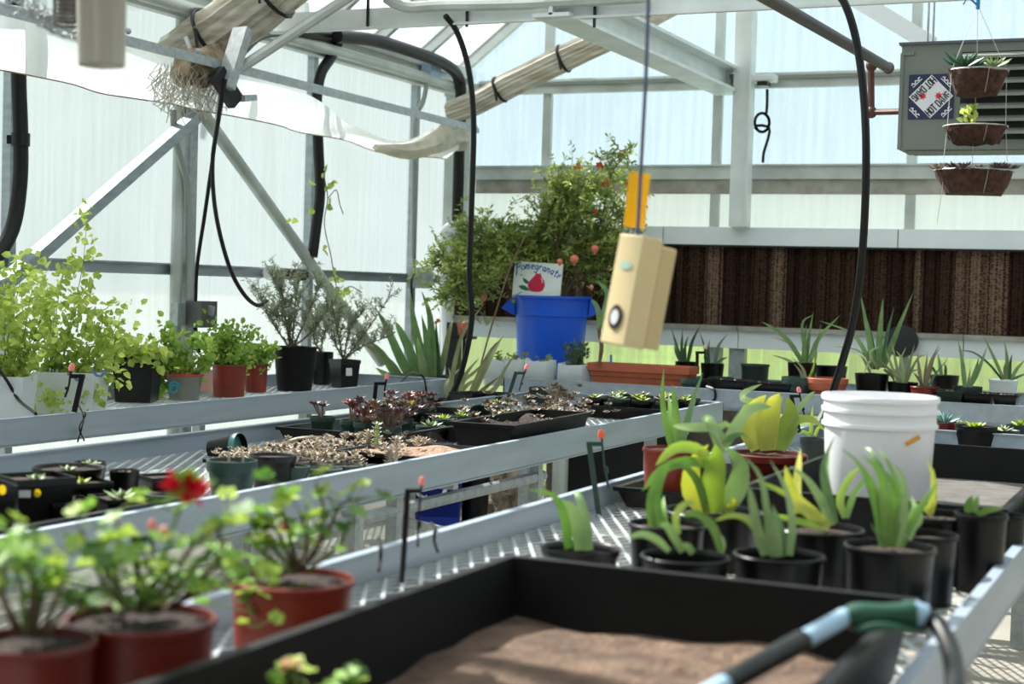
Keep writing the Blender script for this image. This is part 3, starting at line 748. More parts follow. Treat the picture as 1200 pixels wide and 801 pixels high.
for sx, sz in ((-1, 1), (1, 1), (-1, -1), (1, -1)):
    o_ = sc_+U*sx*sh*.68+V*sz*sh*.68; u_ = dgn if sx*sz < 0 else Vector((1,0,-1)).normalized(); v_ = u_.cross(Nn)*-1
    q = [(-.24+.06*i, .06*math.sin(i*1.9)) for i in range(9)]
    ribbon(b, [(x*sh, y*sh) for x, y in q], sh*.06, o_, u_, v_, Nn*2.2); ribbon(b, [(-.26*sh, -.1*sh), (.26*sh, -.1*sh)], sh*.04, o_, u_, v_, Nn*2.2)
b.build('script', WPRINT, sp, flat=True)
for (x, y_) in ((hl+.1, HY+.1), (hr-.1, HY+.1), (hl+.1, HY+.25), (hr-.1, HY+.25)):
    MB().tube([(x, y_, ht), (x, y_, 4.5)], .006, 6).build('hanger_rod', GALV, ht_)
# gas pipe to the heater
g0 = P(1041, 79, y=HY+.25); g1 = P(893, -6, y=HY-1.9); g2 = P(1021.5, 82, y=HY+.2); g3 = P(1021, 131, y=HY+.2); g4 = P(1056, 130, y=HY+.12)
gp = thing('gas_pipe', 'brown iron gas pipe elbowing down into the side of the heater', 'pipe', g3)
MB().tube([g1+(g1-g0)*.3, g0], .026, 10).build('main_pipe', GREYPIPE, gp)
MB().tube([P(1020.5, 70, y=HY+.2), g3], .017, 8).build('drop_pipe', COPPER, gp)
MB().tube([g3, g4], .015, 8).build('branch_pipe', COPPER, gp)
for a in (g0, g3, P(1021.5, 76, y=HY+.2)): MB().ball(a, .03, 8).build('elbow', COPPER, gp)

# ================================================================== hanging coir baskets
BD = 5.3
def basket(label, cx, ry, by, wpx, bw, seed):
    c = P(cx, ry, d=BD); k = BD/FPX; R = wpx/2*k; h = (by-ry)*k
    t = thing('hanging_basket', label, 'hanging basket', c-Vector((0,0,h)), 'coir baskets hanging in a column by the heater')
    b = MB(); r = random.Random(seed)
    prof = [(bw/2*k, 0), (bw/2*k+(R-bw/2*k)*.35, h*.35), (bw/2*k+(R-bw/2*k)*.72, h*.7), (R*.98, h), (R*.9, h*.98), (R*.85, h*.8)]
    b.lathe(prof, c-Vector((0,0,h)), 22)
    b.v = [(x+r.uniform(-1, 1)*.006, y+r.uniform(-1, 1)*.006, z+r.uniform(-1, 1)*.006) for x, y, z in b.v]
    b.build('coir_liner', COIR, t)
    b = MB(); b.lathe([(R*1.0, -.0018), (R*1.012, 0), (R*1.0, .0018), (R*.99, 0), (R*1.0, -.0018)], c, 26, close=False); b.f = b.f[:-1]; b.build('wire_rim', TWINE if seed == 2 else GALV, t)
    b = MB(); b.lathe([(R*.88, 0), (R*.5, .012), (R*.05, .016)], c-Vector((0,0,h*.12)), 16); b.build('soil', SOIL, t)
    for i in range(4):
        a = 2*PI*i/4+.5; b = MB(); pts = [c+Vector((math.cos(a)*R*q, math.sin(a)*R*q, -h*s_)) for q, s_ in ((1.01, 0), ((bw/2*k+(R-bw/2*k)*.55)/R*1.03, .5), (bw/2*k/R*1.04, .99))]
        b.tube(pts, .0012, 4); b.build('wire_rib', GALV, t)
    return t, c, R, h
K1 = basket('topmost hanging coir basket, with a dark green spiky succulent and a pale rosette', 1146, 83, 110, 70, 48, 1)
K2 = basket('hanging coir basket between two others, with a white rim and one small upright sprig', 1143, 148, 167, 74, 52, 2)
K3 = basket('lowest hanging coir basket, edged with purple-brown rosettes', 1141, 200, 227, 92, 64, 3)
t, c, R, h = K1
for k in range(2): ros(t, c+rgt*(-.045+.1*k)+Vector((0,0,.012)), .085-.025*k, mat('spiky_green', (84, 126, 92), .45, 0, (60, 100, 74), 20) if k == 0 else S_PALE, 36, .75, k, .22, 4)
t, c, R, h = K2
r_ = random.Random(4); b = MB(); MB().tube([c-rgt*.02, c-rgt*.025+Vector((0,0,.05))], .004, 5).build('stem', WOODY, t)
for k in range(26): leafquad(b, c+Vector((r_.gauss(0, .016), r_.gauss(0, .016), r_.uniform(.015, .06)))-rgt*.025, (r_.uniform(-1, 1), r_.uniform(-1, 1), .6), .028, .02, r_)
b.build('foliage', L_LIME, t, kind='stuff')
t, c, R, h = K3
for k in range(15):
    a = 2*PI*k/15; q = R*(1.0 if k % 2 else .75)
    ros(t, c+Vector((math.cos(a)*q, math.sin(a)*q, r_.uniform(-.006, .014))), r_.uniform(.026, .04), mat('dusky_rosette', (92, 68, 70), .5, 0, (64, 48, 52), 20) if k % 3 else S_BROWN, 18, .6, k, .4)
hook = P(1146, 6, d=BD)
ty = thing('hanger_twine', 'pale twine harness that strings the three coir baskets together', 'twine', hook)
for (K, dz) in ((K1, 0), (K2, 0), (K3, 0)):
    t, c, R, h = K
for sx, dy in ((-.92, -.25), (.92, -.25), (.1, .95)):
    pts = [hook, K1[1]+rgt*K1[2]*sx+fwd*K1[2]*dy*.5, K2[1]+rgt*K2[2]*sx+fwd*K2[2]*dy*.5, K3[1]+rgt*K3[2]*sx*.9+fwd*K3[2]*dy*.5]
    MB().tube(pts, .0010, 5).build('cord', TWINE, ty)
MB().tube([P(1107, 190, d=BD-.02), P(1104, 222, d=BD-.02), P(1098, 262, d=BD-.02)], .0013, 4).build('cord', TWINE, ty)
b = MB(); b.tube([hook, hook+Vector((0,0,1.2))], .003, 5); b.build('cord', TWINE, ty)
b = MB(); b.tube([hook+Vector((0,0,-.012)), hook+Vector((0,0,.05))], .007, 6); b.tube([hook, hook-rgt*.035+Vector((0,0,.03)), hook-rgt*.05+Vector((0,0,.005))], .004, 5); b.tube([hook+Vector((0,0,.03)), hook-rgt*.08+Vector((0,0,.02))], .003, 5)
b.build('blue_knot', mat('blue_twine', (40, 120, 170), .6), ty, label='bright blue twine knot')

# ================================================================== hanging sensor box, its cord and the sticky card
SDp = 3.2; lean = math.radians(10.6)
Uv = (upv*math.cos(lean)+rgt*math.sin(lean)).normalized()
c0 = P(731, 405, d=SDp)                                    # the near bottom corner
e1 = (rgt*math.cos(math.radians(53))-fwd*math.sin(math.radians(53))); e1 = (e1-Uv*e1.dot(Uv)).normalized()
e2 = e1.cross(Uv)
if e2.dot(rgt) < 0: e2 = -e2
hS = 132*SDp/FPX; wl_ = 27*SDp/FPX/math.cos(math.radians(53)); wr_ = 45*SDp/FPX/abs(e2.dot(rgt))
se = thing('sensor_box', 'cream plastic climate sensor box hanging tilted on a cord', 'sensor', c0)
def obox(b, o, a0, a1, b0, b1, z0, z1):
    cs = [o+e1*p+e2*q+Uv*z for z in (z0, z1) for p, q in ((a0, b0), (a1, b0), (a1, b1), (a0, b1))]
    return b.add(cs, [(0,3,2,1),(4,5,6,7),(0,1,5,4),(1,2,6,5),(2,3,7,6),(3,0,4,7)])
b = MB(); obox(b, c0, -wl_, 0, 0, wr_*.55, 0, hS); o_ = b.build('housing', CREAM, se, flat=True)
bv = o_.modifiers.new('edges', 'BEVEL'); bv.width = .003; bv.segments = 2
b = MB(); obox(b, c0, -wl_*1.0, -.003, wr_*.56, wr_, .004, hS-.012); o_ = b.build('back_cover', mat('tan_plastic', (206, 184, 134), .45), se, flat=True)
bv = o_.modifiers.new('edges', 'BEVEL'); bv.width = .004; bv.segments = 2
fc = c0-e1*wl_*.52+Uv*hS*.245-e2*.001
for rr, m_, nm, off in ((.021, mat('dark_brown_ring', (52, 28, 22), .5), 'port_ring', .002), (.0125, WPRINT, 'port_filter', .004)):
    b = MB(); disc(b, fc, [(rr*math.cos(2*PI*k/24), rr*1.25*math.sin(2*PI*k/24)) for k in range(24)], e1, Uv, -e2, off); b.build(nm, m_, se, flat=True)
b = MB(); disc(b, c0-e1*wl_*.5+Uv*hS*.72, [(.02*math.cos(2*PI*k/16), .009*math.sin(2*PI*k/16)) for k in range(16)], e1, Uv, -e2, .002); b.build('maker_mark', mat('pale_teal_print', (176, 208, 190), .5), se, flat=True)
topc = P(748, 272, d=SDp+.03); cord_top = P(762, -60, d=SDp+.03)
MB().tube([topc-Uv*.01, P(751, 200, d=SDp+.03), P(757, 90, d=SDp+.03), cord_top], .0042, 6).build('cord', CORD, se)
b = MB(); q0, q1 = P(743, 266, d=SDp+.05), P(750, 202, d=SDp+.05); b.bar(q0, q1, 25*SDp/FPX, .002, -fwd); tag(b.build('sticky_card', YELLOW, flat=True), 'yellow sticky insect card hanging on the cord above the cream sensor box', 'card')

# ================================================================== white bucket
bc = P(1032, 462, d=4.14); bR = .1525; bb = Vector((bc.x, bc.y, BT+.022))
bk = thing('bucket', 'white plastic five gallon bucket with a strip of orange tape on the near bench', 'bucket', bb)
hB = bc.z-bb.z
prof = [(.128, 0), (.131, .004), (.143, hB*.74), (.144, hB*.76), (.151, hB*.765), (.151, hB*.79), (.146, hB*.795), (.146, hB*.87), (.1525, hB*.875), (.1525, hB*.90), (.147, hB*.905), (.147, hB*.955), (.1535, hB*.96), (.1535, hB*.99), (.151, hB), (.145, hB), (.142, hB*.96), (.128, .02)]
b = MB(); b.lathe(prof, bb, 48, close=True); b.build('bucket_body', WHITEPL, bk)
tc_ = P(1073, 516, d=4.0); dv = (Vector((tc_.x, tc_.y, 0))-Vector((bb.x, bb.y, 0))).normalized()
sdir = Vector((-dv.y, dv.x, 0)); sdir = sdir if sdir.dot(rgt) > 0 else -sdir
u_ = (sdir*.93+Vector((0,0,.42))).normalized(); v_ = dv.cross(u_); o_ = Vector((bb.x, bb.y, tc_.z))+dv*.1455
b = MB(); b.bar(o_-u_*.022, o_+u_*.022, .011, .003, dv); b.build('tape', ORTAPE, bk, flat=True)

# ================================================================== blue barrel with the pomegranate tree and its sign
BRY = 9.62
bc = P(647, 346, y=BRY); k = mpp(bc); rB = 46*k; zt = bc.z; zb = BT
br = thing('barrel', 'big round blue plastic tub holding the pomegranate tree on the back bench', 'tub', (bc.x, bc.y, zb))
hh = zt-zb
prof = [(rB*.80, 0), (rB*.82, .01), (rB*.905, hh*.765), (rB*.94, hh*.77), (rB*.965, hh*.97), (rB*1.02, hh*.972), (rB*1.02, hh), (rB*.95, hh), (rB*.9, hh*.9), (rB*.86, hh*.88)]
MB().lathe(prof, (bc.x, bc.y, zb), 40).build('tub_body', BLUEPL, br)
MB().lathe([(rB*.9, hh*.88), (rB*.5, hh*.89), (rB*.03, hh*.9)], (bc.x, bc.y, zb), 24).build('soil', SOIL, br)
for sg in (-1, 1):
    hc = Vector((bc.x, bc.y, zt))+rgt0*sg*rB*1.0
    b = MB(); s_ = rgt0*sg; f_ = Vector((fwd.x, fwd.y, 0)).normalized()
    cs = [hc-f_*.07+s_*-.01, hc+f_*.07+s_*-.01, hc+f_*.05+s_*.075-Vector((0,0,.09)), hc-f_*.05+s_*.075-Vector((0,0,.09)), hc-f_*.06+s_*-.02-Vector((0,0,.14)), hc+f_*.06+s_*-.02-Vector((0,0,.14))]
    b.add(cs, [(0,1,2,3),(3,2,5,4),(0,3,4),(1,5,2)]); b.build('handle', BLUEPL, br, flat=True)
r_ = random.Random(11); tb = Vector((bc.x, bc.y, zt-.08))
def bp_(px, py, dd=0.): return P(px, py, d=depth(bc)+dd)
pt = thing('pomegranate_tree', 'leggy pomegranate tree with ripe fruits growing in the blue tub', 'tree', tb)
stems = []
mains = [[(655,345),(662,300),(672,250),(684,215)], [(645,345),(630,300),(606,275),(580,262)], [(650,345),(652,290),(656,240),(650,215)], [(660,345),(690,300),(705,255),(716,205),(730,184)],
         [(640,345),(600,312),(570,300),(545,320),(540,350)], [(642,345),(596,290),(560,275),(535,262)], [(655,345),(690,310),(708,300),(712,330)], [(648,345),(640,270),(655,225),(672,205)],
         [(660,345),(680,290),(700,270),(730,250)], [(650,345),(620,290),(640,262),(665,250)], [(640,348),(585,300),(555,320),(558,355)], [(650,345),(676,280),(690,235),(700,212)], [(640,346),(590,320),(525,300),(512,312)], [(640,346),(560,290),(530,330),(522,350)],
         [(650,345),(600,285),(575,300),(568,340)], [(655,345),(668,300),(640,285),(610,290)], [(655,345),(720,300),(728,270),(733,215)], [(655,345),(665,265),(680,240),(660,228)]]
for i, mpx in enumerate(mains):
    dd = R_.uniform(-.25, .28); pth = smoothpath([bp_(x, y, dd*j/(len(mpx)-1)) for j, (x, y) in enumerate(mpx)], 5); stems.append(pth)
    MB().tube(pth, [.011*(1-.8*j/(len(pth)-1)) for j in range(len(pth))], 6).build('branch', WOODY, pt)
tw = []
for pth in stems:
    for j in range(4, len(pth)):
        for q in range(4):
            d_ = Vector((r_.uniform(-1, 1), r_.uniform(-.8, .8), r_.uniform(-.55, .9))); tw.append(wander(pth[j], d_, r_.uniform(.10, .26), 4, r_, .3, -.03))
bushy(pt, tw, L_POM, WOODY, 5, .042, .014, 5, .0022, 1., .006, 'twig', one=True)
for px, py, w_ in ((673, 303, 10), (656, 306, 7), (697, 291, 9), (565, 347, 12), (545, 381, 10), (693, 336, 5)):
    c = bp_(px, py, -.28 if px > 600 else -.1); rr = w_/2*k; f_ = MB().ball(c, rr, 10).build('fruit', FRUIT, pt)
    MB().lathe([(rr*.3, 0), (rr*.26, rr*.25), (rr*.42, rr*.5), (rr*.3, rr*.42), (rr*.02, rr*.2)], c-Vector((0,0,rr*1.4)), 7).build('fruit_crown', FRUIT, pt)
b = MB()
for px, py in ((730, 177), (702, 193), (678, 194), (674, 197), (710, 212), (712, 216), (735, 216), (697, 249), (708, 218), (513, 376), (704, 195)):
    c = bp_(px, py, -.1)
    for q in range(9): leafquad(b, c, (r_.uniform(-1, 1), r_.uniform(-1, 1), r_.uniform(-.5, 1)), .028, .02, r_)
b.build('flower', FLOWER, pt, kind='stuff')
MB().tube(smoothpath([P(616, 275, d=depth(bc)-.5), P(598, 313, d=depth(bc)-.5), P(585, 352, d=depth(bc)-.55), P(573, 392, d=depth(bc)-.6), P(562, 432, d=depth(bc)-.65)], 4), .006, 6).build('support_cane', WOODY, pt)
# the painted sign
SY = BRY-rB*.75
tl, trr, brr, bl = P(603.5, 305, y=SY+.03), P(659.5, 309, y=SY+.03), P(656, 346, y=SY), P(600, 346, y=SY)
sg_ = thing('plant_sign', 'white hand-painted sign lettered Pomegranate above a red fruit, propped on the blue tub', 'sign', (bl+brr)/2)
n_ = (trr-tl).cross(bl-tl).normalized(); n_ = n_ if n_.dot(fwd) < 0 else -n_
b = MB(); cs = [bl, brr, trr, tl]; b.add(cs+[p-n_*.012 for p in cs], [(0,1,2,3),(7,6,5,4),(0,4,5,1),(1,5,6,2),(2,6,7,3),(3,7,4,0)]); b.build('board', SIGNW, sg_, flat=True)
u0 = (trr-tl).normalized(); v0 = n_.cross(u0); v0 = v0 if v0.z > 0 else -v0
def sp_(px, py):
    r = ray(px, py); tt = (tl-EYE).dot(n_)/r.dot(n_); return EYE+r*tt
def onsign(px, py): return sp_(px, py)
b = MB(); arc = [(604.9, 317.4), (611.2, 315.2), (616.0, 314.2), (622.0, 314.0), (626.6, 314.6), (631.6, 315.4), (635.2, 316.2), (639.8, 317.6), (644.2, 319.5), (648.4, 321.9), (652.2, 324.2)]
rots = [5, 6, 2, -6, -10, -12, -18, -24, -28, -32, -36]; kk = mpp(tl)
for ch, (ax, ay), ro in zip('Pomegranate', arc, rots):
    a = math.radians(ro); u_ = u0*math.cos(a)+v0*math.sin(a); v_ = v0*math.cos(a)-u0*math.sin(a); o_ = onsign(ax, ay); s_ = kk*(8.1 if ch != 'P' else 9.6)
    for st in GL[ch]:
        ribbon(b, [(x*s_, y*s_) for x, y in smoothpath([Vector((x, y, 0)) for x, y in st], 3 if len(st) > 3 else 1) for x, y in [(x, y)]] if False else [(p.x*s_, p.y*s_) for p in smoothpath([Vector((x, y, 0)) for x, y in st], 3 if len(st) > 3 else 2)], kk*1.3, o_, u_, v_, n_)
b.build('lettering', BPAINT, sg_, flat=True)
cpx = [(628.5, 318.5), (630, 320), (633.5, 320), (634.5, 318), (634, 321), (635.5, 325), (638.3, 329), (638.5, 335), (636, 340), (632, 341.5), (627, 341.5), (621.5, 340.5), (618.5, 335), (619.5, 330), (623, 326), (627, 322), (628, 320)]
b = MB(); k0 = len(b.v); pc = onsign(628.5, 332)+n_*.0016; b.v.append(tuple(pc)); ring = [tuple(onsign(x, y)+n_*.0016) for x, y in cpx]; b.v += ring
b.f = [(0, 1+i, 1+(i+1) % len(ring)) for i in range(len(ring))]; b.build('painted_fruit', CRIMSON, sg_, flat=True)
b = MB()
for pl in ([(612.5, 325), (616, 326), (619.5, 329), (618.5, 332.5), (615.5, 331), (613.3, 328.5)], [(608, 334.5), (611, 333.2), (615.5, 334), (619.5, 337.5), (621, 340), (616, 339.8), (611.5, 338.5), (609, 336.5)]):
    k0 = len(b.v); b.v += [tuple(onsign(x, y)+n_*.0014) for x, y in pl]; b.f.append(tuple(range(k0, k0+len(pl))))
b.build('painted_leaf', GPAINT, sg_, flat=True)
b = MB(); ribbon(b, [(0, 0), (6*kk, 4*kk)], kk*.9, onsign(605, 345), u0, v0, n_); b.build('painted_twig', INK, sg_, flat=True)
b = MB(); ribbon(b, [(0, 0), (1.6*kk, -2.4*kk), (1.9*kk, -5*kk)], kk*.9, onsign(634.5, 325.5), u0, v0, n_*2); b.build('painted_highlight', WPRINT, sg_, flat=True)

# ================================================================== watering wand on the tray's rim
WD = depth(P(1035, 718, z=.95))
a0, a1 = P(992, 722, d=WD), P(1072, 718, d=WD)
wa = thing('watering_wand', 'watering wand with a dark green grip lying across the front black tray', 'watering wand', (a0+a1)/2-Vector((0,0,.03)))
ax = smoothpath([a0, a0.lerp(a1, .35), a0.lerp(a1, .7), a1], 3)
kx = WD/FPX
MB().tube(ax, [x*kx for x in (13, 16, 16, 15, 14, 13.5, 13.5, 14, 15, 15)][:len(ax)], 14).build('grip', GREENHOSE, wa)
MB().tube([a1, P(1086, 720, d=WD)], [15*kx, 12*kx], 14).build('collar', WANDBLUE, wa, label='pale blue collar')
MB().tube(smoothpath([P(1005, 738, d=WD-.02), P(1030, 733, d=WD-.03), P(1060, 736, d=WD-.02), P(1082, 738, d=WD)], 3), 5*kx, 8).build('trigger', GREENHOSE, wa)
s0, s1, s2 = P(990, 722, d=WD), P(940, 750, d=WD-.1), P(848, 801, d=WD-.30); s3 = P(815, 820, d=WD-.38)
MB().tube([s0, s1], [11*kx, 11*kx], 12).build('ferrule', WANDBLUE, wa)
MB().tube([s1, s2], [.0155, .0145], 12).build('foam_sleeve', HOSE, wa)
MB().tube([s2, s3], [.0125, .0125], 12).build('shaft', WANDBLUE, wa)
cable('hose', 'black hose running from the green watering wand over the bench rail', 'hose', [P(1084, 720, d=WD), P(1102, 735, d=WD-.02), P(1116, 770, d=WD-.1), P(1119, 815, d=WD-.25), P(1116, 880, d=WD-.35)], .0135, HOSE, 10)
# ================================================================== rolled shade curtains and the plastic film
def bundle(label, pts, rads, m, seed, ties, name='curtain_roll'):
    path = smoothpath(pts, 6); r = random.Random(seed); m_ = len(path)
    n = 64; ph = [r.uniform(0, 6) for _ in range(6)]
    def wob(i, k):
        th = 2*PI*k/n
        return 1+.06*math.sin(3*th+ph[0]+i*.10)+.05*math.sin(8*th+ph[1]-i*.08)+.06*math.sin(17*th+ph[2]+i*.06)+.03*math.sin(23*th+ph[4])+.03*math.sin(i*.9+ph[3])
    rs = [rads[0]+(rads[1]-rads[0])*i/(m_-1) for i in range(m_)]
    t = thing(name, label, 'shade curtain', path[0])
    b = MB(); b.tube(path, rs, n, True, wob); b.build('cloth', m, t)
    for q in ties:
        i = min(m_-2, max(1, int(q*(m_-1)))); c = path[i]; tn = (path[i+1]-path[i-1]).normalized(); a = tn.cross(Vector((0,1,0))).normalized(); bb_ = tn.cross(a)
        ring = [c+(a*math.cos(2*PI*k/16)+bb_*math.sin(2*PI*k/16))*rs[i]*1.13 for k in range(17)]
        b = MB(); b.tube(ring, .011, 6, False); b.tube([ring[4], ring[4]+Vector((.03,-.02,-.09))], .009, 6); b.build('tie', BLACK, t)
    return t
BY1, BY2 = 7.0, 9.85
t = bundle('thick grey-brown rolled shade curtain bundle over the main side post', [P(x, y, y=BY1) for x, y in ((207, 72), (250, 41), (300, 5), (370, -46), (470, -115))], (.15, .125), FABRIC, 3, (.28, .62))
b = MB(); q = [P(x, y, x=CX-.1) for x, y in ((262, 70), (238, 76), (218, 84), (222, 96))]; r_ = random.Random(5)
b.tube(smoothpath(q, 4), [.07, .08, .085, .09, .09, .09, .09, .085, .08, .075, .07, .06, .05], 16, True, lambda i, k: 1+.18*math.sin(k*2.3+i*.5)+.1*math.sin(k*4.1)); b.build('loose_end', FABRICB, t)
b = MB()
for k in range(110):                                   # frayed threads of the loose end
    a = P(r_.uniform(185, 262), r_.uniform(72, 102), x=CX-r_.uniform(0, .12)); b.tube([a, a+Vector((r_.uniform(-.08, .05), r_.uniform(-.05, .05), -r_.uniform(.03, .12))), a+Vector((r_.uniform(-.12, .08), r_.uniform(-.05, .05), -r_.uniform(.08, .2)))], .0026, 3)
b.build('frayed_threads', FABRIC, t, kind='stuff')
MB().tube([P(218, 43, y=BY1-.17), P(223, 57, y=BY1-.17)], .012, 6).build('clip', WHITEP, t)
bundle('slim rolled shade curtain with two black ties crossing the back wall rail', [P(x, y, y=BY2) for x, y in ((527, 131), (560, 118), (600, 97), (650, 73), (720, 40), (800, -4), (900, -50))], (.075, .09), FABRIC, 8, (.3, .545), 'curtain_roll')
# plastic film draped below the channel
tp = [(-60, 0), (-10, 4), (30, 8), (52, 22), (75, 38), (95, 45), (125, 46), (155, 46), (200, 58), (250, 72), (300, 88), (345, 103), (365, 113), (385, 126), (405, 142), (428, 152), (455, 164), (480, 163), (505, 152), (530, 148), (546, 152)]
bt = [(-60, 70), (-10, 79), (20, 84), (55, 93), (85, 100), (115, 107), (140, 112), (172, 118), (205, 123), (235, 128), (265, 134), (300, 142), (330, 148), (350, 153), (364, 157), (385, 161), (412, 166), (445, 177), (475, 182), (505, 184), (524, 186)]
FXp = XL+.28
A = smoothpath([P(x, y, x=FXp) for x, y in tp], 3); B = smoothpath([P(x, y, x=FXp) for x, y in bt], 3)
b = MB(); nv = 9; m_ = len(A)
for i in range(m_):
    for j in range(nv):
        q = j/(nv-1); p = A[i].lerp(B[i], q); p.x += .022*math.sin(i*.55+q*2)*(.4+q)+.03*math.sin(PI*q)
        b.v.append(tuple(p))
b.f = [(i*nv+j, i*nv+j+1, (i+1)*nv+j+1, (i+1)*nv+j) for i in range(m_-1) for j in range(nv-1)]
o = b.build('plastic_film', FILM); tag(o, 'white plastic film draped along the side wall under the curtain channel', 'plastic film')
b = MB(); pts = smoothpath([P(x, y, x=FXp+.02) for x, y in ((440, 172), (475, 176), (505, 168), (525, 158), (538, 160), (540, 176))], 4)
b.tube(pts, [.02, .03, .04, .045, .05, .055, .06, .065, .07, .075, .08, .085, .085, .085, .08, .08, .075, .07, .06, .05, .04][:len(pts)], 14, True, lambda i, k: 1+.2*math.sin(k*2.1+i*.4)); tag(b.build('film_bunch', mat('bunched_film', (226, 222, 208), .6, 0, (200, 194, 178), 9, trans=.35)), 'gathered beige end of the plastic film bunched at the back corner', 'plastic film')
b = MB(); hem = [p+Vector((.004, 0, 0)) for p in B]
for i, p in enumerate(hem): p.x += .022*math.sin(i*.55+2)*1.4
b.tube(hem, .0035, 5); b.build('hem', FABRICB, o)

# ================================================================== hoses and cables
def cb(name, label, pts, r, m=HOSE, cat='cable', **k): return cable(name, label, cat, pts, r, m, **k)
cb('drain_hose', 'thick black hose curving down beside the side wall above the vines', [P(16, -30, x=XL+.16), P(21, 40, x=XL+.16), P(22, 100, x=XL+.16), P(24, 160, x=XL+.16), P(23, 215, x=XL+.16), P(14, 268, x=XL+.16), P(-10, 310, x=XL+.16)], .036, cat='hose', n=10)
cl = P(24, 163, x=XL+.16); b = MB(); b.tube([cl-Vector((0,0,.03)), cl+Vector((0,0,.03))], .044, 10); b.bar(cl-rgt*.06, cl, .03, .04); tag(b.build('hose_clamp', BLACK), 'black clamp around the thick hose by the side wall', 'clamp')
cb('drain_hose', 'black hose bending from the eave conduit down the side wall behind the plastic film', [P(330, 34, x=XL+.26), P(372, 40, x=XL+.24), P(396, 44, x=XL+.2), P(388, 66, x=XL+.2), P(376, 86, x=XL+.2), P(371, 120, x=XL+.2), P(373, 170, x=XL+.2), P(375, 225, x=XL+.2), P(371, 262, x=XL+.2), P(366, 300, x=XL+.2)], .034, cat='hose', n=10)
cb('drain_hose', 'black hose running along the eave and down the back corner', [P(395, 42, x=XL+.3), P(440, 47, x=XL+.3), P(490, 62, x=XL+.3), P(522, 75, x=XL+.3), P(537, 90, x=XL+.28), P(540, 115, x=XL+.28), P(538, 180, x=XL+.28), P(536, 258, x=XL+.28)], .042, cat='hose', n=10)
k1 = YM-2.2
cb('power_cable', 'thin black cable dropping straight from the roof bracket to the grey box', [P(262, 92, y=6.6), P(258, 120, y=6.6), P(250, 180, y=6.6), P(240, 250, y=6.65), P(231, 310, y=6.7), P(229, 352, y=6.75)], .010)
cb('power_cable', 'thin black cable looping from the roof bracket towards the rosemary', [P(264, 92, y=6.6), P(256, 140, y=6.6), P(249, 190, y=6.6), P(253, 250, y=6.6), P(268, 310, y=6.65), P(285, 343, y=6.75), P(301, 357, y=6.9), P(312, 352, y=7.1)], .011)
cb('power_cable', 'thin black cable sagging from the roof bracket back to the eave', [P(268, 78, y=6.8), P(285, 62, y=7.1), P(305, 44, y=7.4), P(330, 38, y=7.8)], .016)
cb('water_line', 'black water line arching from the tie beam down to the middle bench end', [P(522, 18, y=TY-.1), P(536, 38, y=TY), P(549, 80, y=TY+.05), P(555, 140, y=TY+.1), P(553, 230, y=TY+.12), P(550, 320, y=TY+.15), P(553, 370, y=TY+.18), P(546, 415, y=TY+.2), P(535, 450, y=TY+.2), P(522, 474, y=TY+.2)], .0155, cat='hose', n=8)
cb('water_line', 'black water line arching from the roof down behind the white bucket', [P(975, -15, y=6.4), P(990, 4, y=6.4), P(1003, 45, y=6.4), P(1012, 110, y=6.4), P(1015, 190, y=6.4), P(1011, 290, y=6.45), P(1001, 370, y=6.5), P(988, 420, y=6.55), P(978, 452, y=6.6), P(966, 492, y=6.62)], .0165, cat='hose', n=8)
wp = P(896, 92, y=YB-.2)
jb = thing('junction_box', 'white weatherproof outlet box beside the tall white post on the back wall', 'outlet box', wp)
kw = mpp(wp); b = MB(); b.box(wp.x-15*kw, wp.x+14*kw, wp.y-.05, wp.y+.06, wp.z-4*kw, wp.z+5*kw); o = b.build('box', WHITEP, jb, flat=True); bv = o.modifiers.new('e', 'BEVEL'); bv.width = .012; bv.segments = 2
MB().box(wp.x-6*kw, wp.x+6*kw, wp.y-.06, wp.y+.03, wp.z-9*kw, wp.z-4*kw).build('plug', BLACK, jb, flat=True)
cy_ = YB-.24
ring = [P(893+8.5*math.cos(a), 143+11*math.sin(a), y=cy_) for a in [PI*1.6+2*PI*i/14 for i in range(24)]]
b = MB(); b.tube(smoothpath([P(899, 104, y=cy_), P(899, 118, y=cy_), P(898, 132, y=cy_)]+ring+[P(901, 148, y=cy_), P(900, 162, y=cy_), P(895, 178, y=cy_), P(894, 190, y=cy_)], 2), .010, 6); b.build('coiled_cord', HOSE, jb)
gb = P(229, 368, x=XL+.26); kg = mpp(gb)
gx = thing('switch_box', 'grey electrical box mounted on the main side post', 'electrical box', gb)
b = MB(); b.box(gb.x-.05, gb.x+.05, gb.y-.02, gb.y+.13, gb.z-15*kg, gb.z+16*kg); o = b.build('box', mat('dark_grey_metal', (92, 94, 94), .5, .4), gx, flat=True)
b = MB(); b.box(gb.x-.1, gb.x-.05, gb.y-.09, gb.y-.01, gb.z-13*kg, gb.z+13*kg); b.build('back_plate', GALV, gx, flat=True)
b = MB(); b.bar(gb+Vector((.052, .05, .0)), gb+Vector((.062, .05, .05)), .02, .05); b.build('cover_plate', GALV, gx, flat=True)
MB().tube(smoothpath([P(229, 384, x=XL+.26), P(230, 395, x=XL+.24), P(233, 412, x=XL+.22)], 3), .012, 6).build('flex_conduit', HOSE, gx)
ob = P(491, 325, x=XL+.14); ko = mpp(ob)
ox = thing('outlet_cover', 'clear bubble outlet cover on the side wall girt near the back corner', 'outlet cover', ob)
MB().box(ob.x-.05, ob.x+.07, ob.y-13*ko, ob.y+13*ko, ob.z-12*ko, ob.z+12*ko).build('bubble', CLEARB, ox, flat=True)
MB().box(ob.x-.04, ob.x-.02, ob.y-7*ko, ob.y+7*ko, ob.z-9*ko, ob.z+9*ko).build('outlet', WHITEP, ox, flat=True)
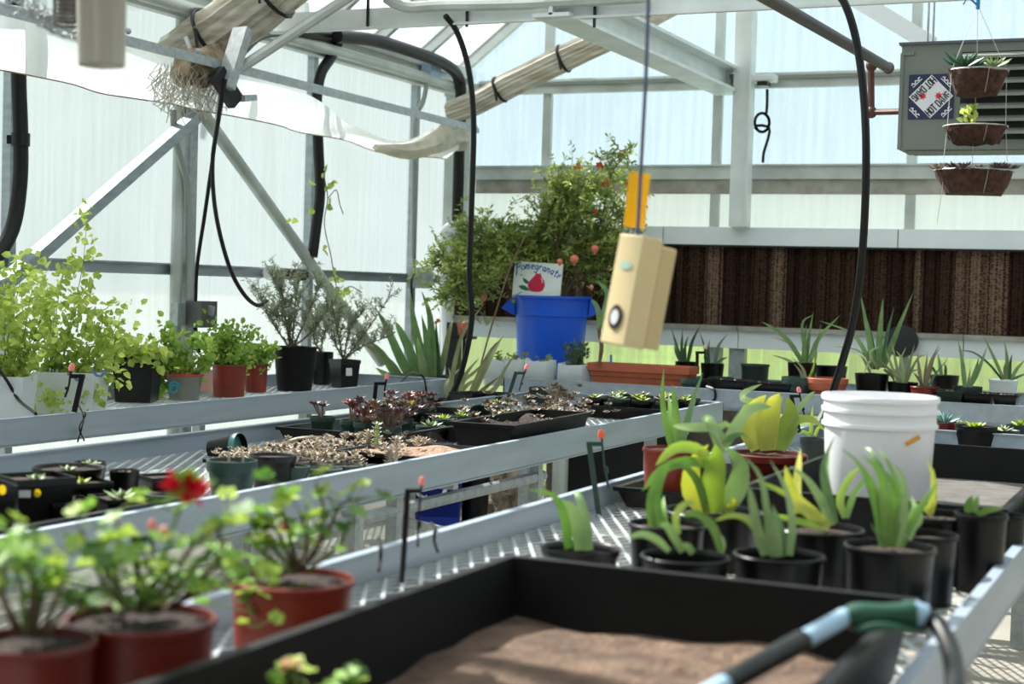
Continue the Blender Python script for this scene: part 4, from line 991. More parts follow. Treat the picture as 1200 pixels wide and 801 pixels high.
cb('plug_cord', 'thin black cord hanging from the clear outlet cover', [P(486, 318, x=XL+.22), P(482, 330, x=XL+.24), P(483, 360, x=XL+.24), P(484, 392, x=XL+.24)], .009)
tb_ = P(436, 84, x=XL+.24)
MB().box
cb('conduit_drop', 'grey conduit with a slow bend dropping down the side wall near the back', [P(500, 88, x=XL+.2), P(499, 104, x=XL+.2), P(495, 120, x=XL+.16), P(487, 138, x=XL+.12), P(485, 170, x=XL+.1), P(484, 300, x=XL+.1)], .017, CONDUIT, 'conduit', n=8)
cb('conduit_drop', 'thin grey conduit curving behind the main side post', [P(203, 128, x=XL+.16), P(205, 160, x=XL+.16), P(213, 190, x=XL+.16), P(221, 225, x=XL+.16), P(222, 300, x=XL+.16), P(222, 350, x=XL+.18)], .018, CONDUIT, 'conduit', n=8)
bx = P(505, 84, x=XL+.2); MB_ = MB(); MB_.box(bx.x-.03, bx.x+.05, bx.y-.1, bx.y+.06, bx.z-.05, bx.z+.05); tag(MB_.build('conduit_box', mat('blue_grey_box', (150, 172, 192), .4, .2), flat=True), 'small blue-grey conduit box under the eave', 'electrical box')
# white drain pipe at the back corner
cb('drain_pipe', 'white plastic elbow pipe at the back corner beside the brown pad', [P(532, 266, y=YB-.22), P(527, 267, y=YB-.22), P(523, 271, y=YB-.22), P(522, 280, y=YB-.22), P(522, 300, y=YB-.22), P(524, 420, y=YB-.22), P(524, 470, y=YB-.22)], .045, WHITEPL, 'pipe', n=12)
for dx, m_, n_ in ((0, FRAME, 'corner_batten'),):
    p0 = P(543, 205, y=YB-.2); p1 = P(543, 262, y=YB-.2); b = MB(); b.bar(p0, p1, .035, .03, (0,1,0)); tag(b.build(n_, m_, flat=True), 'short white batten standing on the pad housing at the back corner', 'batten')

# ================================================================== hanging plastic sleeve, coil and wire garland near the viewer
HD = 3.0; kh = HD/FPX
top = P(121, -420, d=HD); botc = P(119, 76, d=HD)
path = [botc.lerp(top, i/8) for i in range(9)]
b = MB(); b.tube(path, [27*kh, 28.5*kh]+[29*kh]*7, 24, True, lambda i, k: 1+.05*math.sin(k*1.6)+.03*math.sin(k*3.3+i*.3)); tag(b.build('plastic_sleeve', mat('grey_white_sleeve', (198, 196, 186), .5, 0, (146, 138, 122), 5, trans=.08, stretch=(3, 3, .2))), 'grey-white rolled plastic sleeve hanging down above the side bench', 'plastic sleeve')
HD2 = 3.3
b = MB(); pts = []
for i in range(240):
    a = i*.42; z = i/240; pts.append(P(78+15*math.cos(a), 29-78*z+3*math.sin(a), d=HD2+.028*math.sin(a)))
b.tube(pts, .0032, 5); tag(b.build('coil_spring', mat('brown_grey_coil', (112, 106, 100), .5, .3)), 'grey coiled spring hose hanging beside the plastic sleeve', 'coil')
b = MB(); q = smoothpath([P(x, y, d=HD2+.1) for x, y in ((-20, -8), (5, 5), (30, 14), (48, 28), (65, 38), (92, 46), (110, 46))], 5); b.tube(q, .004, 5)
r_ = random.Random(3)
for p in q[8:]:
    for k in range(3):
        c = p+Vector((r_.uniform(-.01, .01), r_.uniform(-.02, .02), r_.uniform(0, .035))); R2 = r_.uniform(.008, .016)
        b.tube([c+rgt*R2*math.cos(j*PI/4)+upv*R2*math.sin(j*PI/4) for j in range(9)], .0014, 4, False)
tag(b.build('wire_garland', GALV), 'sagging twist of loose wire above the white plastic film', 'wire')

# ================================================================== micro-sprinkler stakes
def stake(label, px, py, hpx, base_z, m=BLACK, d=None, lean_=0., wpx=10, tip=RED, flip=1):
    """px,py: top of the stake; hpx its height in the picture"""
    D = d; k = D/FPX; top = P(px, py, d=D); bot = P(px-lean_, py+hpx, d=D)
    t = thing('sprinkler_stake', label, 'sprinkler', bot, 'micro-sprinkler stakes')
    u = (top-bot).normalized(); s = rgt*flip; w_ = wpx*k
    b = MB(); b.bar(bot, top, w_*.42, w_*.22, fwd); b.build('stake_post', m, t, flat=True)
    b = MB(); b.bar(top-s*w_*.2-u*w_*.15, top+s*w_*1.0-u*w_*.15, w_*.4, w_*.34, u); b.build('arm', m, t, flat=True)
    n0 = top+s*w_*1.05; b = MB(); b.tube([n0-u*hpx*k*.62, n0-s*w_*.1-u*hpx*k*.3, n0+u*w_*.35], w_*.1, 6); b.tube([n0-u*hpx*k*.42, n0-u*hpx*k*.34], w_*.2, 6); b.build('riser', m, t)
    b = MB(); b.tube([n0+u*w_*.3, n0+u*w_*.6, n0+u*w_*.95], [w_*.24, w_*.28, w_*.15], 8); b.build('nozzle', tip, t, label='red sprinkler tip')
    return t
PINK = mat('pink_tip', (240, 140, 130), .5)
stake('black sprinkler stake strapped on the side bench rail beside the pale planter boxes', 97, 438, 44, BT, BLACK, depth(P(95, 480, z=RT+.02)), 10, 14, PINK, -1)
stake('black sprinkler stake among the purple succulents beside the side bench', 441, 447, 30, BT, BLACK, 6.9, 3, 11, PINK)
stake('dark green leaning sprinkler stake by the brown succulents at the far bench end', 605, 435, 38, BT, GREENP, 7.6, 12, 10, PINK)
stake('dark green sprinkler stake with an orange-red tip on the near bench rail', 690, 517, 88, BT, GREENP, depth(P(706, 600, z=BT)), -12, 15, mat('orange_red_tip', (236, 96, 56), .45))
stake('tall black sprinkler stake with a pink tip on the near bench rail', 478, 572, 110, BT, BLACK, depth(P(470, 685, z=BT)), 7, 15, PINK)
stake('short black sprinkler stake between the potted geraniums', 158, 627, 110, BT, BLACK, 2.35, -6, 20, PINK)
stake('black sprinkler stake in front of the back bench aloes by the yellow plant', 927, 462, 44, BT, BLACK, 6.6, -10, 10, PINK)
stake('thin black sprinkler stake between the two small aloes on the back bench', 817, 411, 22, BT, BLACK, 9.6, 0, 9, mat('pale_tip', (220, 190, 180), .5))
# thin drip tubes
def drip(label, pts, r=.0035, m=HOSE): cable('drip_tube', label, 'tube', pts, r, m, 5, 5)
drip('thin black drip tube crossing the side bench rail beside the stake', [P(90, 470, z=RT+.03), P(93, 486, z=RT+.012)+Vector((.02,0,0)), P(96, 500, x=AX+.03), P(91, 517, x=AX+.03)])
drip('second thin black drip tube crossed over the side bench rail', [P(99, 482, z=RT+.03), P(95, 487, z=RT+.012)+Vector((.02,0,0)), P(93, 500, x=AX+.032), P(99, 516, x=AX+.032)])
drip('black drip tube bowed over the end of the side bench', [P(470, 447, z=RT-.02), P(482, 436, z=RT+.06), P(495, 440, z=RT+.05), P(499, 452, x=AX+.02), P(500, 466, x=AX+.02)], .006)
drip('black drip tube trailing from the vines over the side bench', [P(-10, 420, x=XL+.6), P(8, 445, x=XL+.65), P(22, 468, x=XL+.7), P(42, 484, z=RT+.01)], .007)
drip('thin black drip tube looped at the back bench rail', [P(828, 452, y=8.9), P(837, 456, y=8.855), P(838, 466, y=8.855), P(834, 470, y=8.86)], .008)
drip('pair of thin tubes hanging inside the near bench rail', [P(505, 612, z=RT+.004), P(510, 618, x=FX+.04), P(509, 632, x=FX+.05), P(513, 646, x=FX+.07)], .004)
drip('thin tube strapped inside the near bench rail by the tall stake', [P(443, 630, z=RT+.004), P(446, 640, x=FX+.04), P(446, 655, x=FX+.05), P(444, 668, x=FX+.07)], .004)
drip('black feeder tube slanting behind the yellow aloe', [P(975, 470, y=6.9), P(966, 480, y=6.85), P(957, 496, y=6.8)], .012, CONDUIT)

# ================================================================== under the benches
bp0 = P(509, 613, z=.01)
bn = thing('recycling_bin', 'blue recycling bin with white arrows standing on the floor under the benches', 'bin', (bp0.x, bp0.y, 0))
kb = mpp(bp0); wv = 33*kb; f_ = Vector((fwd.x, fwd.y, 0)).normalized(); r0_ = Vector((f_.y, -f_.x, 0))
b = MB(); c = Vector((bp0.x, bp0.y, 0)); hb_ = .62
def rect(z, s_): return [tuple(c+r0_*wv*s_*x+f_*wv*.8*s_*(y+1)+Vector((0,0,z))) for x, y in ((-1, -1), (1, -1), (1, 1), (-1, 1))]
for z, s_ in ((0, .86), (hb_-.05, 1.0), (hb_-.05, 1.06), (hb_, 1.06), (hb_, .98), (.05, .82)): b.v += rect(z, s_)
for i in range(5):
    for k in range(4): b.f.append((i*4+k, i*4+(k+1) % 4, (i+1)*4+(k+1) % 4, (i+1)*4+k))
b.f += [(3,2,1,0), (20,21,22,23)]
b.build('bin_body', NAVYBL, bn, flat=True)
b = MB(); fc = P(505, 571, d=depth(bp0)-.03); ar = 17*kb
for q in range(3):                                      # three chasing arrows
    a0_ = math.radians(90+120*q)
    pts = [(ar*math.cos(a0_+s_)*1.0, ar*.8*math.sin(a0_+s_)) for s_ in (-.85, -.4, 0, .4, .6)]
    ribbon(b, pts, ar*.26, fc, r0_, Vector((0,0,1)), -f_*2)
    e = pts[-1]; d2 = (Vector(pts[-1])-Vector(pts[-2])).normalized(); n2 = Vector((-d2.y, d2.x)); tri = [Vector(e)+n2*ar*.3, Vector(e)-n2*ar*.3, Vector(e)+d2*ar*.42]
    k0 = len(b.v); b.v += [tuple(fc+r0_*p.x+Vector((0,0,1))*p.y-f_*.003) for p in tri]; b.f.append((k0, k0+1, k0+2))
b.build('recycling_mark', WPRINT, bn, flat=True)
# dried trunk, debris and boards beyond
lg = P(592, 606, z=.01)
b = MB(); r_ = random.Random(9); b.tube(smoothpath([lg, lg+Vector((.02,.0,.2)), lg+Vector((-.02,.02,.42)), lg+Vector((.01,.02,.62))], 5), [.13, .12, .115, .11, .11, .105, .1, .1, .1, .1, .1, .1, .1, .1, .1, .1], 14, True, lambda i, k: 1+.2*math.sin(k*2.7+i)+.1*math.sin(k*5+i*2)); tag(b.build('tree_stump', BARK), 'pale flaking trunk standing on the floor beyond the benches', 'stump')
l2 = P(552, 598, z=.01)
cardd = tag(MB().box(l2.x-.08, l2.x+.14, l2.y+.3, l2.y+.42, 0, .5).build('shade_filler', DARKIN, flat=True), 'dark crate standing in for the shade beside the pale trunk', 'filler')  # dark box put where there is only shade beyond the bin
b = MB()
for k in range(46):
    p = l2+Vector((r_.uniform(-.25, .55), r_.uniform(-.1, .5), .01)); d_ = Vector((r_.uniform(-1, 1), r_.uniform(-1, 1), r_.uniform(.1, 1.4))); leafquad(b, p, d_, r_.uniform(.08, .26), .04, r_)
o = b.build('dry_leaf_litter', BARK); o['kind'] = 'stuff'; o['label'] = 'dry brown leaf litter heaped beside the blue bin'
c1 = P(625, 600, z=.01)
tag(MB().box(c1.x+.0, c1.x+.75, c1.y+.5, c1.y+.95, 0, .62).build('shade_filler', DARKIN, flat=True), 'large dark crate standing in for deep shade behind the bench legs', 'filler')  # second dark box, fills the shaded void under the benches
c2 = P(690, 590, z=.01)
b = MB(); b.box(c2.x-.35, c2.x+1.2, c2.y+.1, c2.y+.16, 0.02, .76); tag(b.build('grey_board', CONCW, flat=True), 'weathered grey board leaning upright under the back bench', 'board')
b = MB(); q = P(655, 600, z=.02); b.tube([q, q+Vector((0,0,.7))], .05, 12); tag(b.build('stand_pipe', FRAME), 'pale standing pipe at the end of the middle bench', 'pipe')
q0, q1 = P(317, 319, x=XL+.12), P(356, 322, x=XL+.12)
t = thing('pipe_stub', 'short dark lagged pipe with a white cap fixed along the side wall girt', 'pipe', q0)
MB().tube([q0, q1], .035, 10).build('lagging', mat('dark_brown_lagging', (62, 52, 46), .8), t)
MB().tube([q0-(q1-q0)*.05, q0+(q1-q0)*.14], .045, 10).build('cap', WHITEPL, t)
# a stray vine climbing the brace, and small things at the back corner
r_ = random.Random(61); vx = XL+.30
t = thing('climbing_vine', 'thin wild vine with a few yellow-green leaves climbing beside the hanging black hose', 'vine', P(396, 345, x=vx))
for q in ([(398,350),(392,325),(388,300),(380,262),(384,232),(380,205),(383,196)], [(384,232),(394,222),(398,238),(402,250)], [(398,345),(410,335),(424,342)]):
    MB().tube(smoothpath([P(x, y, x=vx) for x, y in q], 4), .0035, 4).build('stem', WOODY, t)
b = MB()
for px, py in ((382, 201), (387, 214), (386, 217), (384, 241), (388, 240), (364, 216), (366, 243), (342, 258), (392, 324), (398, 330), (404, 336), (390, 312), (396, 341), (410, 340), (378, 292), (401, 350), (394, 335)):
    for _ in range(2): leafquad(b, P(px, py, x=vx), (r_.uniform(-.3, .3), r_.uniform(-1, 1), r_.uniform(-1, .6)), .055, .042, r_)
b.build('foliage', L_VINE, t, kind='stuff')
c = P(519, 342, y=YB-.3); b = MB()
for q in range(4): leafquad(b, c, (r_.uniform(-1, 1), -.3, r_.uniform(-.6, .5)), .085, .04, r_)
tag(b.build('blue_ribbon', BLUEPL), 'scrap of bright blue ribbon tied on the white drain pipe at the back corner', 'ribbon')
c = P(531, 440, y=9.75); kq = mpp(c)
b = MB(); b.box(c.x-7*kq, c.x+7*kq, c.y-.04, c.y+.04, 0, P(531, 377, y=9.75).z); tag(b.build('dark_post', BLACK, flat=True), 'dark narrow post standing at the back corner behind the agave', 'post')
c = P(544, 393, y=9.72); kq = mpp(c); t = pot('terracotta_pot', 'small terracotta pot on a high shelf stand behind the drooping hose', 'pot', c, 9*kq, 16*kq, 'rim', TERRA)
b = MB(); b.box(c.x-.07, c.x+.07, c.y-.06, c.y+.06, c.z-.02, c.z-.001); b.tube([(c.x, c.y, 0), (c.x, c.y, c.z-.02)], .012, 6); tag(b.build('shelf_stand', BLACK, flat=True), 'thin black plant stand under the small terracotta pot', 'stand')

# ================================================================== plants on the side bench
def sbase(px, py): p = P(px, py, z=BT); return Vector((p.x, p.y, BT))
def vpath(D, pts, dd=0., n=5): m = len(pts); return smoothpath([P(x, y, d=D+dd*i/(m-1)) for i, (x, y) in enumerate(pts)], n)
PRINTB = mat('faded_blue_print', (96, 120, 176), .6)
def tub(label, px, py, wpx, hpx, seed, rot):
    b0 = sbase(px, py); k = mpp(b0); R = wpx/2*k; h = hpx*k
    t = thing('planter_tub', label, 'planter', b0)
    MB().lathe([(R*1.2, 0), (R*1.36, h*.97), (R*1.36, h), (R*1.3, h), (R*1.26, h*.9)], b0, 4, rot=rot).build('tub_body', mat('white_tub', (226, 232, 234), .4, 0, trans=.2), t, flat=True)
    MB().lathe([(R*1.27, h*.9), (R*.6, h*.92), (R*.03, h*.93)], b0, 4, rot=rot).build('soil', SOIL, t, flat=True)
    return t, b0, R, h, k
TQ = PI/4+math.radians(24)
t, b0, R, h, k = tub('white planter tub overflowing with vines at the end of the side bench', 8, 489, 56, 50, 1, TQ); D = depth(b0)
vs1 = [[(10,440),(5,390),(12,330)], [(20,440),(30,380),(40,325)], [(5,440),(-15,390),(-20,330)], [(25,440),(20,400),(0,350),(-5,320)], [(15,440),(20,410),(28,370)], [(-5,440),(-8,460),(8,485)], [(10,440),(12,455),(25,486)], [(0,440),(20,345),(30,300)], [(20,440),(36,400),(60,352)], [(-20,440),(-30,380),(0,340)], [(15,440),(50,380),(52,345)]]
bushy(t, [vpath(D, q, R_.uniform(-.25, .25)) for q in vs1], L_VINE, STEM, 7, .042, .036, 21, .003, 1.2, .035)
t, b0, R, h, k = tub('white planter tub with blue print beside the tall black square pot', 84, 482, 74, 48, 2, TQ); D = depth(b0)
vs2 = [[(70,438),(82,380),(97,310),(103,240)], [(75,438),(60,380),(55,330)], [(95,438),(125,405),(148,352)], [(85,438),(110,415),(140,400)], [(65,438),(50,390),(40,345)], [(80,438),(95,400),(105,370)], [(60,438),(58,460),(72,470)], [(95,438),(104,452),(106,468)], [(70,438),(90,360),(110,330)], [(105,438),(125,430),(135,445)], [(60,438),(68,350),(78,310)], [(90,438),(118,385),(118,360)], [(55,438),(35,460),(30,488)], [(85,438),(70,400),(60,375)]]
bushy(t, [vpath(D, q, R_.uniform(-.25, .25)) for q in vs2], L_VINE, STEM, 7, .04, .034, 22, .003, 1.2, .032)
b = MB(); e_ = P(110, 443, d=D-R*1.05)
for j in range(3): ribbon(b, [(-.03+.02*i, .016*math.sin(i*1.7+j)) for i in range(4)], .012, P((28, 88, 116)[j], (458, 441, 437)[j], d=D-R*1.02), rgt, upv, -fwd)
b.build('blue_print', PRINTB, t, flat=True)
def spot(label, px, py, wpx, hpx, style, m, name='potted_herb', cat='potted plant', soil=SOIL, rot=.3, group=None):
    b0 = sbase(px, py); k = mpp(b0); t = pot(name, label, cat, b0+fwd.to_2d().to_3d()*wpx/2*k*.8, wpx/2*k, hpx*k, style, m, soil, group, rot); return t, Vector(t.location), wpx/2*k, hpx*k
t, b0, R, h = spot('tall black square pot on the side bench with a vine sprig over its edge', 155, 471, 56, 57, 'square', BLACK, rot=TQ)
D = depth(b0); bushy(t, [vpath(D-.15, q) for q in ([(150,415),(140,405),(125,430)], [(160,415),(172,410),(190,425)], [(150,415),(130,400),(118,398)])], L_VINE, STEM, 7, .05, .042, 31, .004, 1.1, .03)
t, b0, R, h = spot('cloudy grey pot with a teal swirl and red rim, holding a herb', 212, 468, 44, 30, 'nursery', mat('cloudy_grey_plastic', (150, 152, 142), .4, 0, trans=.3)); D = depth(b0)
MB().lathe([(R*1.01, h*.93), (R*1.03, h*.96), (R*1.02, h)], b0, 24).build('rim', RPRINT, t)
b = MB(); ribbon(b, [(.03*math.cos(a)*(1-a/14), .035*math.sin(a)*(1-a/14)) for a in [i*.5 for i in range(20)]], .009, P(204, 454, d=D-R*.98), rgt, upv, -fwd); b.build('swirl', mat('teal_print', (40, 156, 176), .5), t, flat=True)
bushy(t, [vpath(D, q, R_.uniform(-.1, .1)) for q in ([(210,440),(198,410),(192,380)], [(205,440),(188,425),(180,400)], [(215,440),(220,410),(235,395)], [(215,440),(200,420),(205,390)], [(200,440),(190,445),(182,470)], [(220,440),(238,425),(244,400)], [(208,440),(172,418),(165,425)])], L_HERB, STEM, 9, .042, .034, 33, .003, 1.1, .025)
t, b0, R, h = spot('pale pink pot half hidden between the cloudy pot and the red pot', 238, 459, 24, 26, 'nursery', mat('pale_pink_plastic', (222, 172, 160), .5))
t, b0, R, h = spot('red-brown pot of bushy green herbs on the side bench', 265, 465, 42, 38, 'tall', REDPOT); D = depth(b0)
hs = [wander(b0+Vector((R_.uniform(-.6, .6)*R, R_.uniform(-.6, .6)*R, h*.9)), (R_.uniform(-.7, .4), R_.uniform(-.7, .7), 1), R_.uniform(.12, .27), 4, R_, .35, .05) for _ in range(22)]
bushy(t, hs, L_HERB, STEM, 11, .034, .026, 34, .002, 1., .02, one=True)
t, b0, R, h = spot('smaller red-brown pot of trailing herbs next to the big black rosemary pot', 298, 459, 28, 33, 'tall', REDPOT); D = depth(b0)
hs = [wander(b0+Vector((R_.uniform(-.6, .6)*R, R_.uniform(-.6, .6)*R, h*.9)), (R_.uniform(-.5, .9), R_.uniform(-.7, .7), .8), R_.uniform(.08, .17), 4, R_, .35, -.02) for _ in range(16)]
bushy(t, hs, L_HERB, STEM, 9, .034, .026, 35, .002, 1., .02, one=True)
def rosemary(label, px, py, wpx, hpx, lens, seed, style='nursery'):
    t, b0, R, h = spot(label, px, py, wpx, hpx, style, BLACK2 if wpx > 40 else BLACK, 'potted_rosemary'); r = random.Random(seed)
    D = depth(b0); st = [vpath(D, q, r.uniform(-.2, .2)) for q in lens]; tw = []
    for pth in st:
        MB().tube(pth, [.006*(1-.7*i/(len(pth)-1)) for i in range(len(pth))], 6).build('stem', WOODY, t)
        for i in range(3, len(pth)):
            for _ in range(2): tw.append(wander(pth[i], (r.uniform(-.7, .7), r.uniform(-.6, .6), r.uniform(.4, 1.2)), r.uniform(.06, .17), 3, r, .25, .08))
    bushy(t, tw+st, L_ROSE, WOODY, 12, .03, .006, seed, .0018, 1., .003, one=True); return t
rosemary('black nursery pot of tall woody rosemary on the side bench', 342, 458, 52, 52, [[(340,405),(338,370),(326,330)], [(342,405),(346,360),(350,325)], [(344,405),(360,370),(374,335)], [(338,405),(318,375),(304,345)], [(342,405),(335,380),(312,362)], [(345,405),(368,385),(385,360)], [(340,405),(330,350),(318,322)]], 41)
rosemary('black pot in shadow squeezed behind the big rosemary pot', 376, 450, 26, 38, [[(376,412),(380,390),(392,375)], [(376,412),(368,395),(372,365)]], 42)
t = rosemary('small black pot of rosemary with a white price tag at the side bench end', 402, 454, 30, 33, [[(402,420),(396,390),(388,350)], [(403,420),(410,385),(425,365)], [(403,420),(420,400),(455,350)], [(402,420),(392,395),(402,360)], [(404,420),(425,405),(460,392)]], 43, 'square')
tb0 = Vector(t.location); kx = mpp(tb0); c = P(409, 435, d=depth(tb0)-.09)
b = MB(); b.bar(c-upv*4.5*kx, c+upv*4.5*kx, 7*kx, .003, -fwd); b.build('price_tag', WTAG, t, flat=True)

# ================================================================== big aloe and faded agave at the back corner
c = P(492, 470, y=9.25); kx = mpp(c); b0 = Vector((c.x, c.y, 0))
t = pot('potted_aloe', 'large green aloe with long upright leaves standing behind the side bench end', 'potted plant', b0, .2, .80, 'tall', BLACK); D = depth((c.x, c.y, .8))
for pts, w_, dd, m_ in (([(486,448),(470,420),(452,380),(441,362)], 14, -.1, L_ALOE), ([(500,448),(490,400),(484,370),(481,340)], 12, 0, L_ALOE), ([(492,448),(480,410),(468,385),(463,376)], 13, .1, L_ALOE), ([(502,448),(500,400),(494,368)], 11, -.1, L_ALOE), ([(507,448),(506,410),(504,370),(494,340)], 13, -.05, L_ALOE),
        ([(515,448),(512,410),(511,375)], 11, 0, L_ALOED), ([(478,448),(462,435),(447,412),(430,396)], 12, -.15, L_ALOE), ([(470,448),(452,438),(440,430)], 10, -.1, L_PALE), ([(512,448),(520,420),(527,385),(531,372)], 10, .1, L_GREY), ([(498,448),(493,415),(489,395)], 11, -.2, L_PALE), ([(474,448),(458,425),(436,408),(425,404)], 9, -.2, L_GREY)):
    leafpx(t, D, pts, w_, m_, dd, tw=R_.uniform(-.5, .5))
c = P(560, 478, y=8.35); b0 = Vector((c.x, c.y, 0))
t = pot('potted_agave', 'faded yellow-green agave fanning out at the end of the middle bench', 'potted plant', b0, .09, .74, 'tall', BLACK); D = depth((c.x, c.y, .76))
for pts, w_, dd, m_ in (([(524,476),(534,420),(545,385),(568,355)], 8, -.1, L_GREY), ([(545,476),(560,440),(575,410),(590,394)], 9, 0, L_STRIPE), ([(548,476),(572,425),(582,405),(590,392)], 10, .1, L_GREY), ([(545,476),(540,450),(562,430),(580,402)], 7, .1, L_STRIPE), ([(552,474),(580,455),(592,432),(605,412)], 10, -.1, L_GREY),
        ([(550,474),(566,456),(586,440)], 9, -.2, L_STRIPE), ([(535,476),(545,440),(562,418)], 8, .1, L_STRIPE), ([(528,476),(522,452),(530,440),(542,428)], 7, .15, L_STRIPE), ([(530,476),(548,450),(575,440)], 8, .2, L_GREY), ([(540,476),(530,450),(526,430)], 7, .1, L_PALE)):
    leafpx(t, D, pts, w_*.78, m_, dd, tw=R_.uniform(-.6, .6))

# ================================================================== foreground: potted geraniums
GL_ME = None
def gera_leaf_mesh():
    b = MB(); b.v.append((0, 0, 0)); n = 16
    for k in range(n):
        a = 2*PI*k/n+.2; r = .5*(1+.10*math.cos(5*a)) ; b.v.append((r*math.cos(a)+.12, r*math.sin(a), .10*(r*1.6)+.05*math.cos(5*a)))
    b.f = [(0, 1+k, 1+(k+1) % n) for k in range(n-1)]
    me = bpy.data.meshes.new('geranium_leaf'); me.from_pydata(b.v, [], b.f); me.materials.append(L_GERA); me.shade_smooth(); return me
GLM = [gera_leaf_mesh() for _ in range(3)]
for me, c1, c2 in ((GLM[1], (188, 206, 84), (150, 188, 70)), (GLM[2], (92, 134, 50), (66, 108, 44))):
    me.materials[0] = mat('geranium_leaf_%d' % c1[0], c1, .55, 0, c2, 14, trans=.35)
def geranium(label, px, py, wpx, h, stems, seed, nleaf=7, flower=None, m=REDDK, buds=()):
    b0, R = potz(px, py, wpx, h); t = pot('potted_geranium', label, 'potted plant', b0, R, h, 'tall', m, soilz=.93); D = depth(b0+Vector((0,0,h))); r = random.Random(seed); k = D/FPX
    for q in stems:
        pth = vpath(D, q, r.uniform(-.12, .12), 4)
        MB().tube(pth, [.0045*(1-.5*i/(len(pth)-1)) for i in range(len(pth))], 6).build('stem', WOODY if r.random() < .6 else STEM, t)
        for j in range(nleaf):
            i = int(len(pth)*(.35+.65*(j+r.random())/nleaf)); i = min(i, len(pth)-1)
            p = pth[i]+Vector((r.gauss(0, .022), r.gauss(0, .022), r.uniform(-.01, .03))); s = r.uniform(.020, .038)
            piece(r.choice(GLM), 'leaf', t, p, (r.uniform(-.7, .7), r.uniform(-.7, .7), r.uniform(0, 6.3)), s)
            MB().tube([pth[i], p], .0014, 4).build('petiole', STEM, t)
    for (fx, fy, n_, mm) in (flower or ()):
        b = MB(); c = P(fx, fy, d=D-.1)
        for q in range(n_): leafquad(b, c+Vector((r.gauss(0, .005), r.gauss(0, .005), r.gauss(0, .005))), (r.uniform(-1, 1), r.uniform(-1, 1), r.uniform(-.4, 1)), .024, .021, r)
        b.build('flower', mm, t, kind='stuff')
    for (fx, fy) in buds:
        MB().ball(P(fx, fy, d=D), 5*k, 8, 1.4).build('bud', mat('pink_bud', (232, 150, 120), .5), t)
    return t
geranium('red-brown pot of geranium at the tray corner, leaning towards the aloes', 343, 676, 148, .15, [[(350,670),(340,630),(330,590),(335,575)], [(355,665),(385,620),(400,590),(432,582)], [(345,668),(320,640),(300,610),(262,600)], [(350,668),(372,640),(378,590),(370,565)], [(335,670),(310,655),(300,680),(305,710)], [(345,668),(360,640),(352,600)], [(340,670),(300,640),(290,625)], [(360,668),(395,640),(412,610)], [(330,672),(300,700),(298,735)], [(345,668),(330,630),(310,605)]], 51, 9, m=REDPOT, buds=((333, 617),))
geranium('dark red pot of geranium with one bright red flower', 165, 722, 178, .16, [[(150,715),(135,670),(140,630),(135,600)], [(170,715),(190,660),(205,610),(215,580)], [(155,715),(120,680),(95,620)], [(165,715),(160,660),(150,640)], [(180,715),(215,680),(240,650)], [(140,716),(130,700),(160,735)], [(175,715),(225,640),(262,615)], [(160,715),(178,690),(168,640)], [(185,715),(245,690),(300,670)], [(150,715),(120,660),(110,650)], [(200,715),(260,650),(250,615)], [(165,715),(190,700),(205,690)]], 52, 9, flower=((208, 573, 15, GFLOWER), (228, 574, 12, GFLOWER), (217, 566, 6, L_GERA)), buds=((192, 622), (188, 628)))
geranium('red geranium pot cropped at the corner of the picture, nearest the viewer', 38, 748, 150, .16, [[(30,740),(25,690),(15,650),(20,625)], [(40,740),(50,690),(55,650)], [(20,740),(0,690),(-10,640)], [(50,740),(70,690),(80,670)], [(35,740),(40,700),(30,650)], [(25,740),(5,700),(5,660)], [(55,740),(75,715),(90,700)], [(30,740),(45,680),(70,645)]], 53, 9)
b0 = P(370, 830, z=BT); D = depth(b0)-.22
t = thing('potted_geranium', 'geranium tips poking up from below the picture edge in the front tray', 'potted plant', (b0.x, b0.y, BT))
b0 = Vector((b0.x, b0.y, BT+.01)); r = random.Random(54)
MB().lathe(pot_profile(.05, .03, 'nursery'), b0, 18).build('pot_body', BLACK, t)
for q in ([(365,850),(350,810),(342,785)], [(372,850),(395,815),(410,788)], [(368,850),(375,820),(385,800)]):
    pth = vpath(D, q, 0, 4); MB().tube(pth, .004, 6).build('stem', STEM, t)
    for j in range(7): piece(r.choice(GLM), 'leaf', t, pth[-1]+Vector((r.gauss(0, .012), r.gauss(0, .012), r.uniform(-.03, .005))), (r.uniform(-.6, .6), r.uniform(-.6, .6), r.uniform(0, 6)), r.uniform(.022, .036))
b = MB()
for q in range(10): leafquad(b, P(342, 782, d=D)+Vector((r.gauss(0, .004),)*3), (r.uniform(-1, 1), r.uniform(-1, 1), r.uniform(0, 1)), .02, .016, r)
b.build('flower', mat('pale_pink_petal', (226, 190, 150), .5, trans=.25), t, kind='stuff')

# ================================================================== aloes on the near bench
def npot(label, px, py, wpx, h, leaves, style='tall', m=BLACK, zoff=0., name='potted_aloe', soilz=.9, soil=SOIL):
    b0, R = potz(px, py, wpx, h, BT+zoff); t = pot(name, label, 'potted plant', b0, R, h, style, m, soil, soilz=soilz)
    D = depth(b0+Vector((0,0,h)))
    for L_ in leaves:
        pts, w_, m_ = L_[:3]; dd = L_[3] if len(L_) > 3 else 0.; pf = L_[4] if len(L_) > 4 else prof_aloe
        leafpx(t, D, pts, w_*.84, m_, dd, pf, tw=R_.uniform(-.4, .4))
    return t
npot('black pot of three pale green blades standing alone on the bench mesh', 680, 640, 96, .085, [([(666,642),(661,605),(648,580),(618,573)], 17, L_FRESH, -.03), ([(680,644),(676,610),(668,592),(655,585)], 22, L_PALE, 0), ([(690,644),(686,610),(678,580),(672,577)], 18, L_PALE, .05)], 'nursery', soilz=.55)
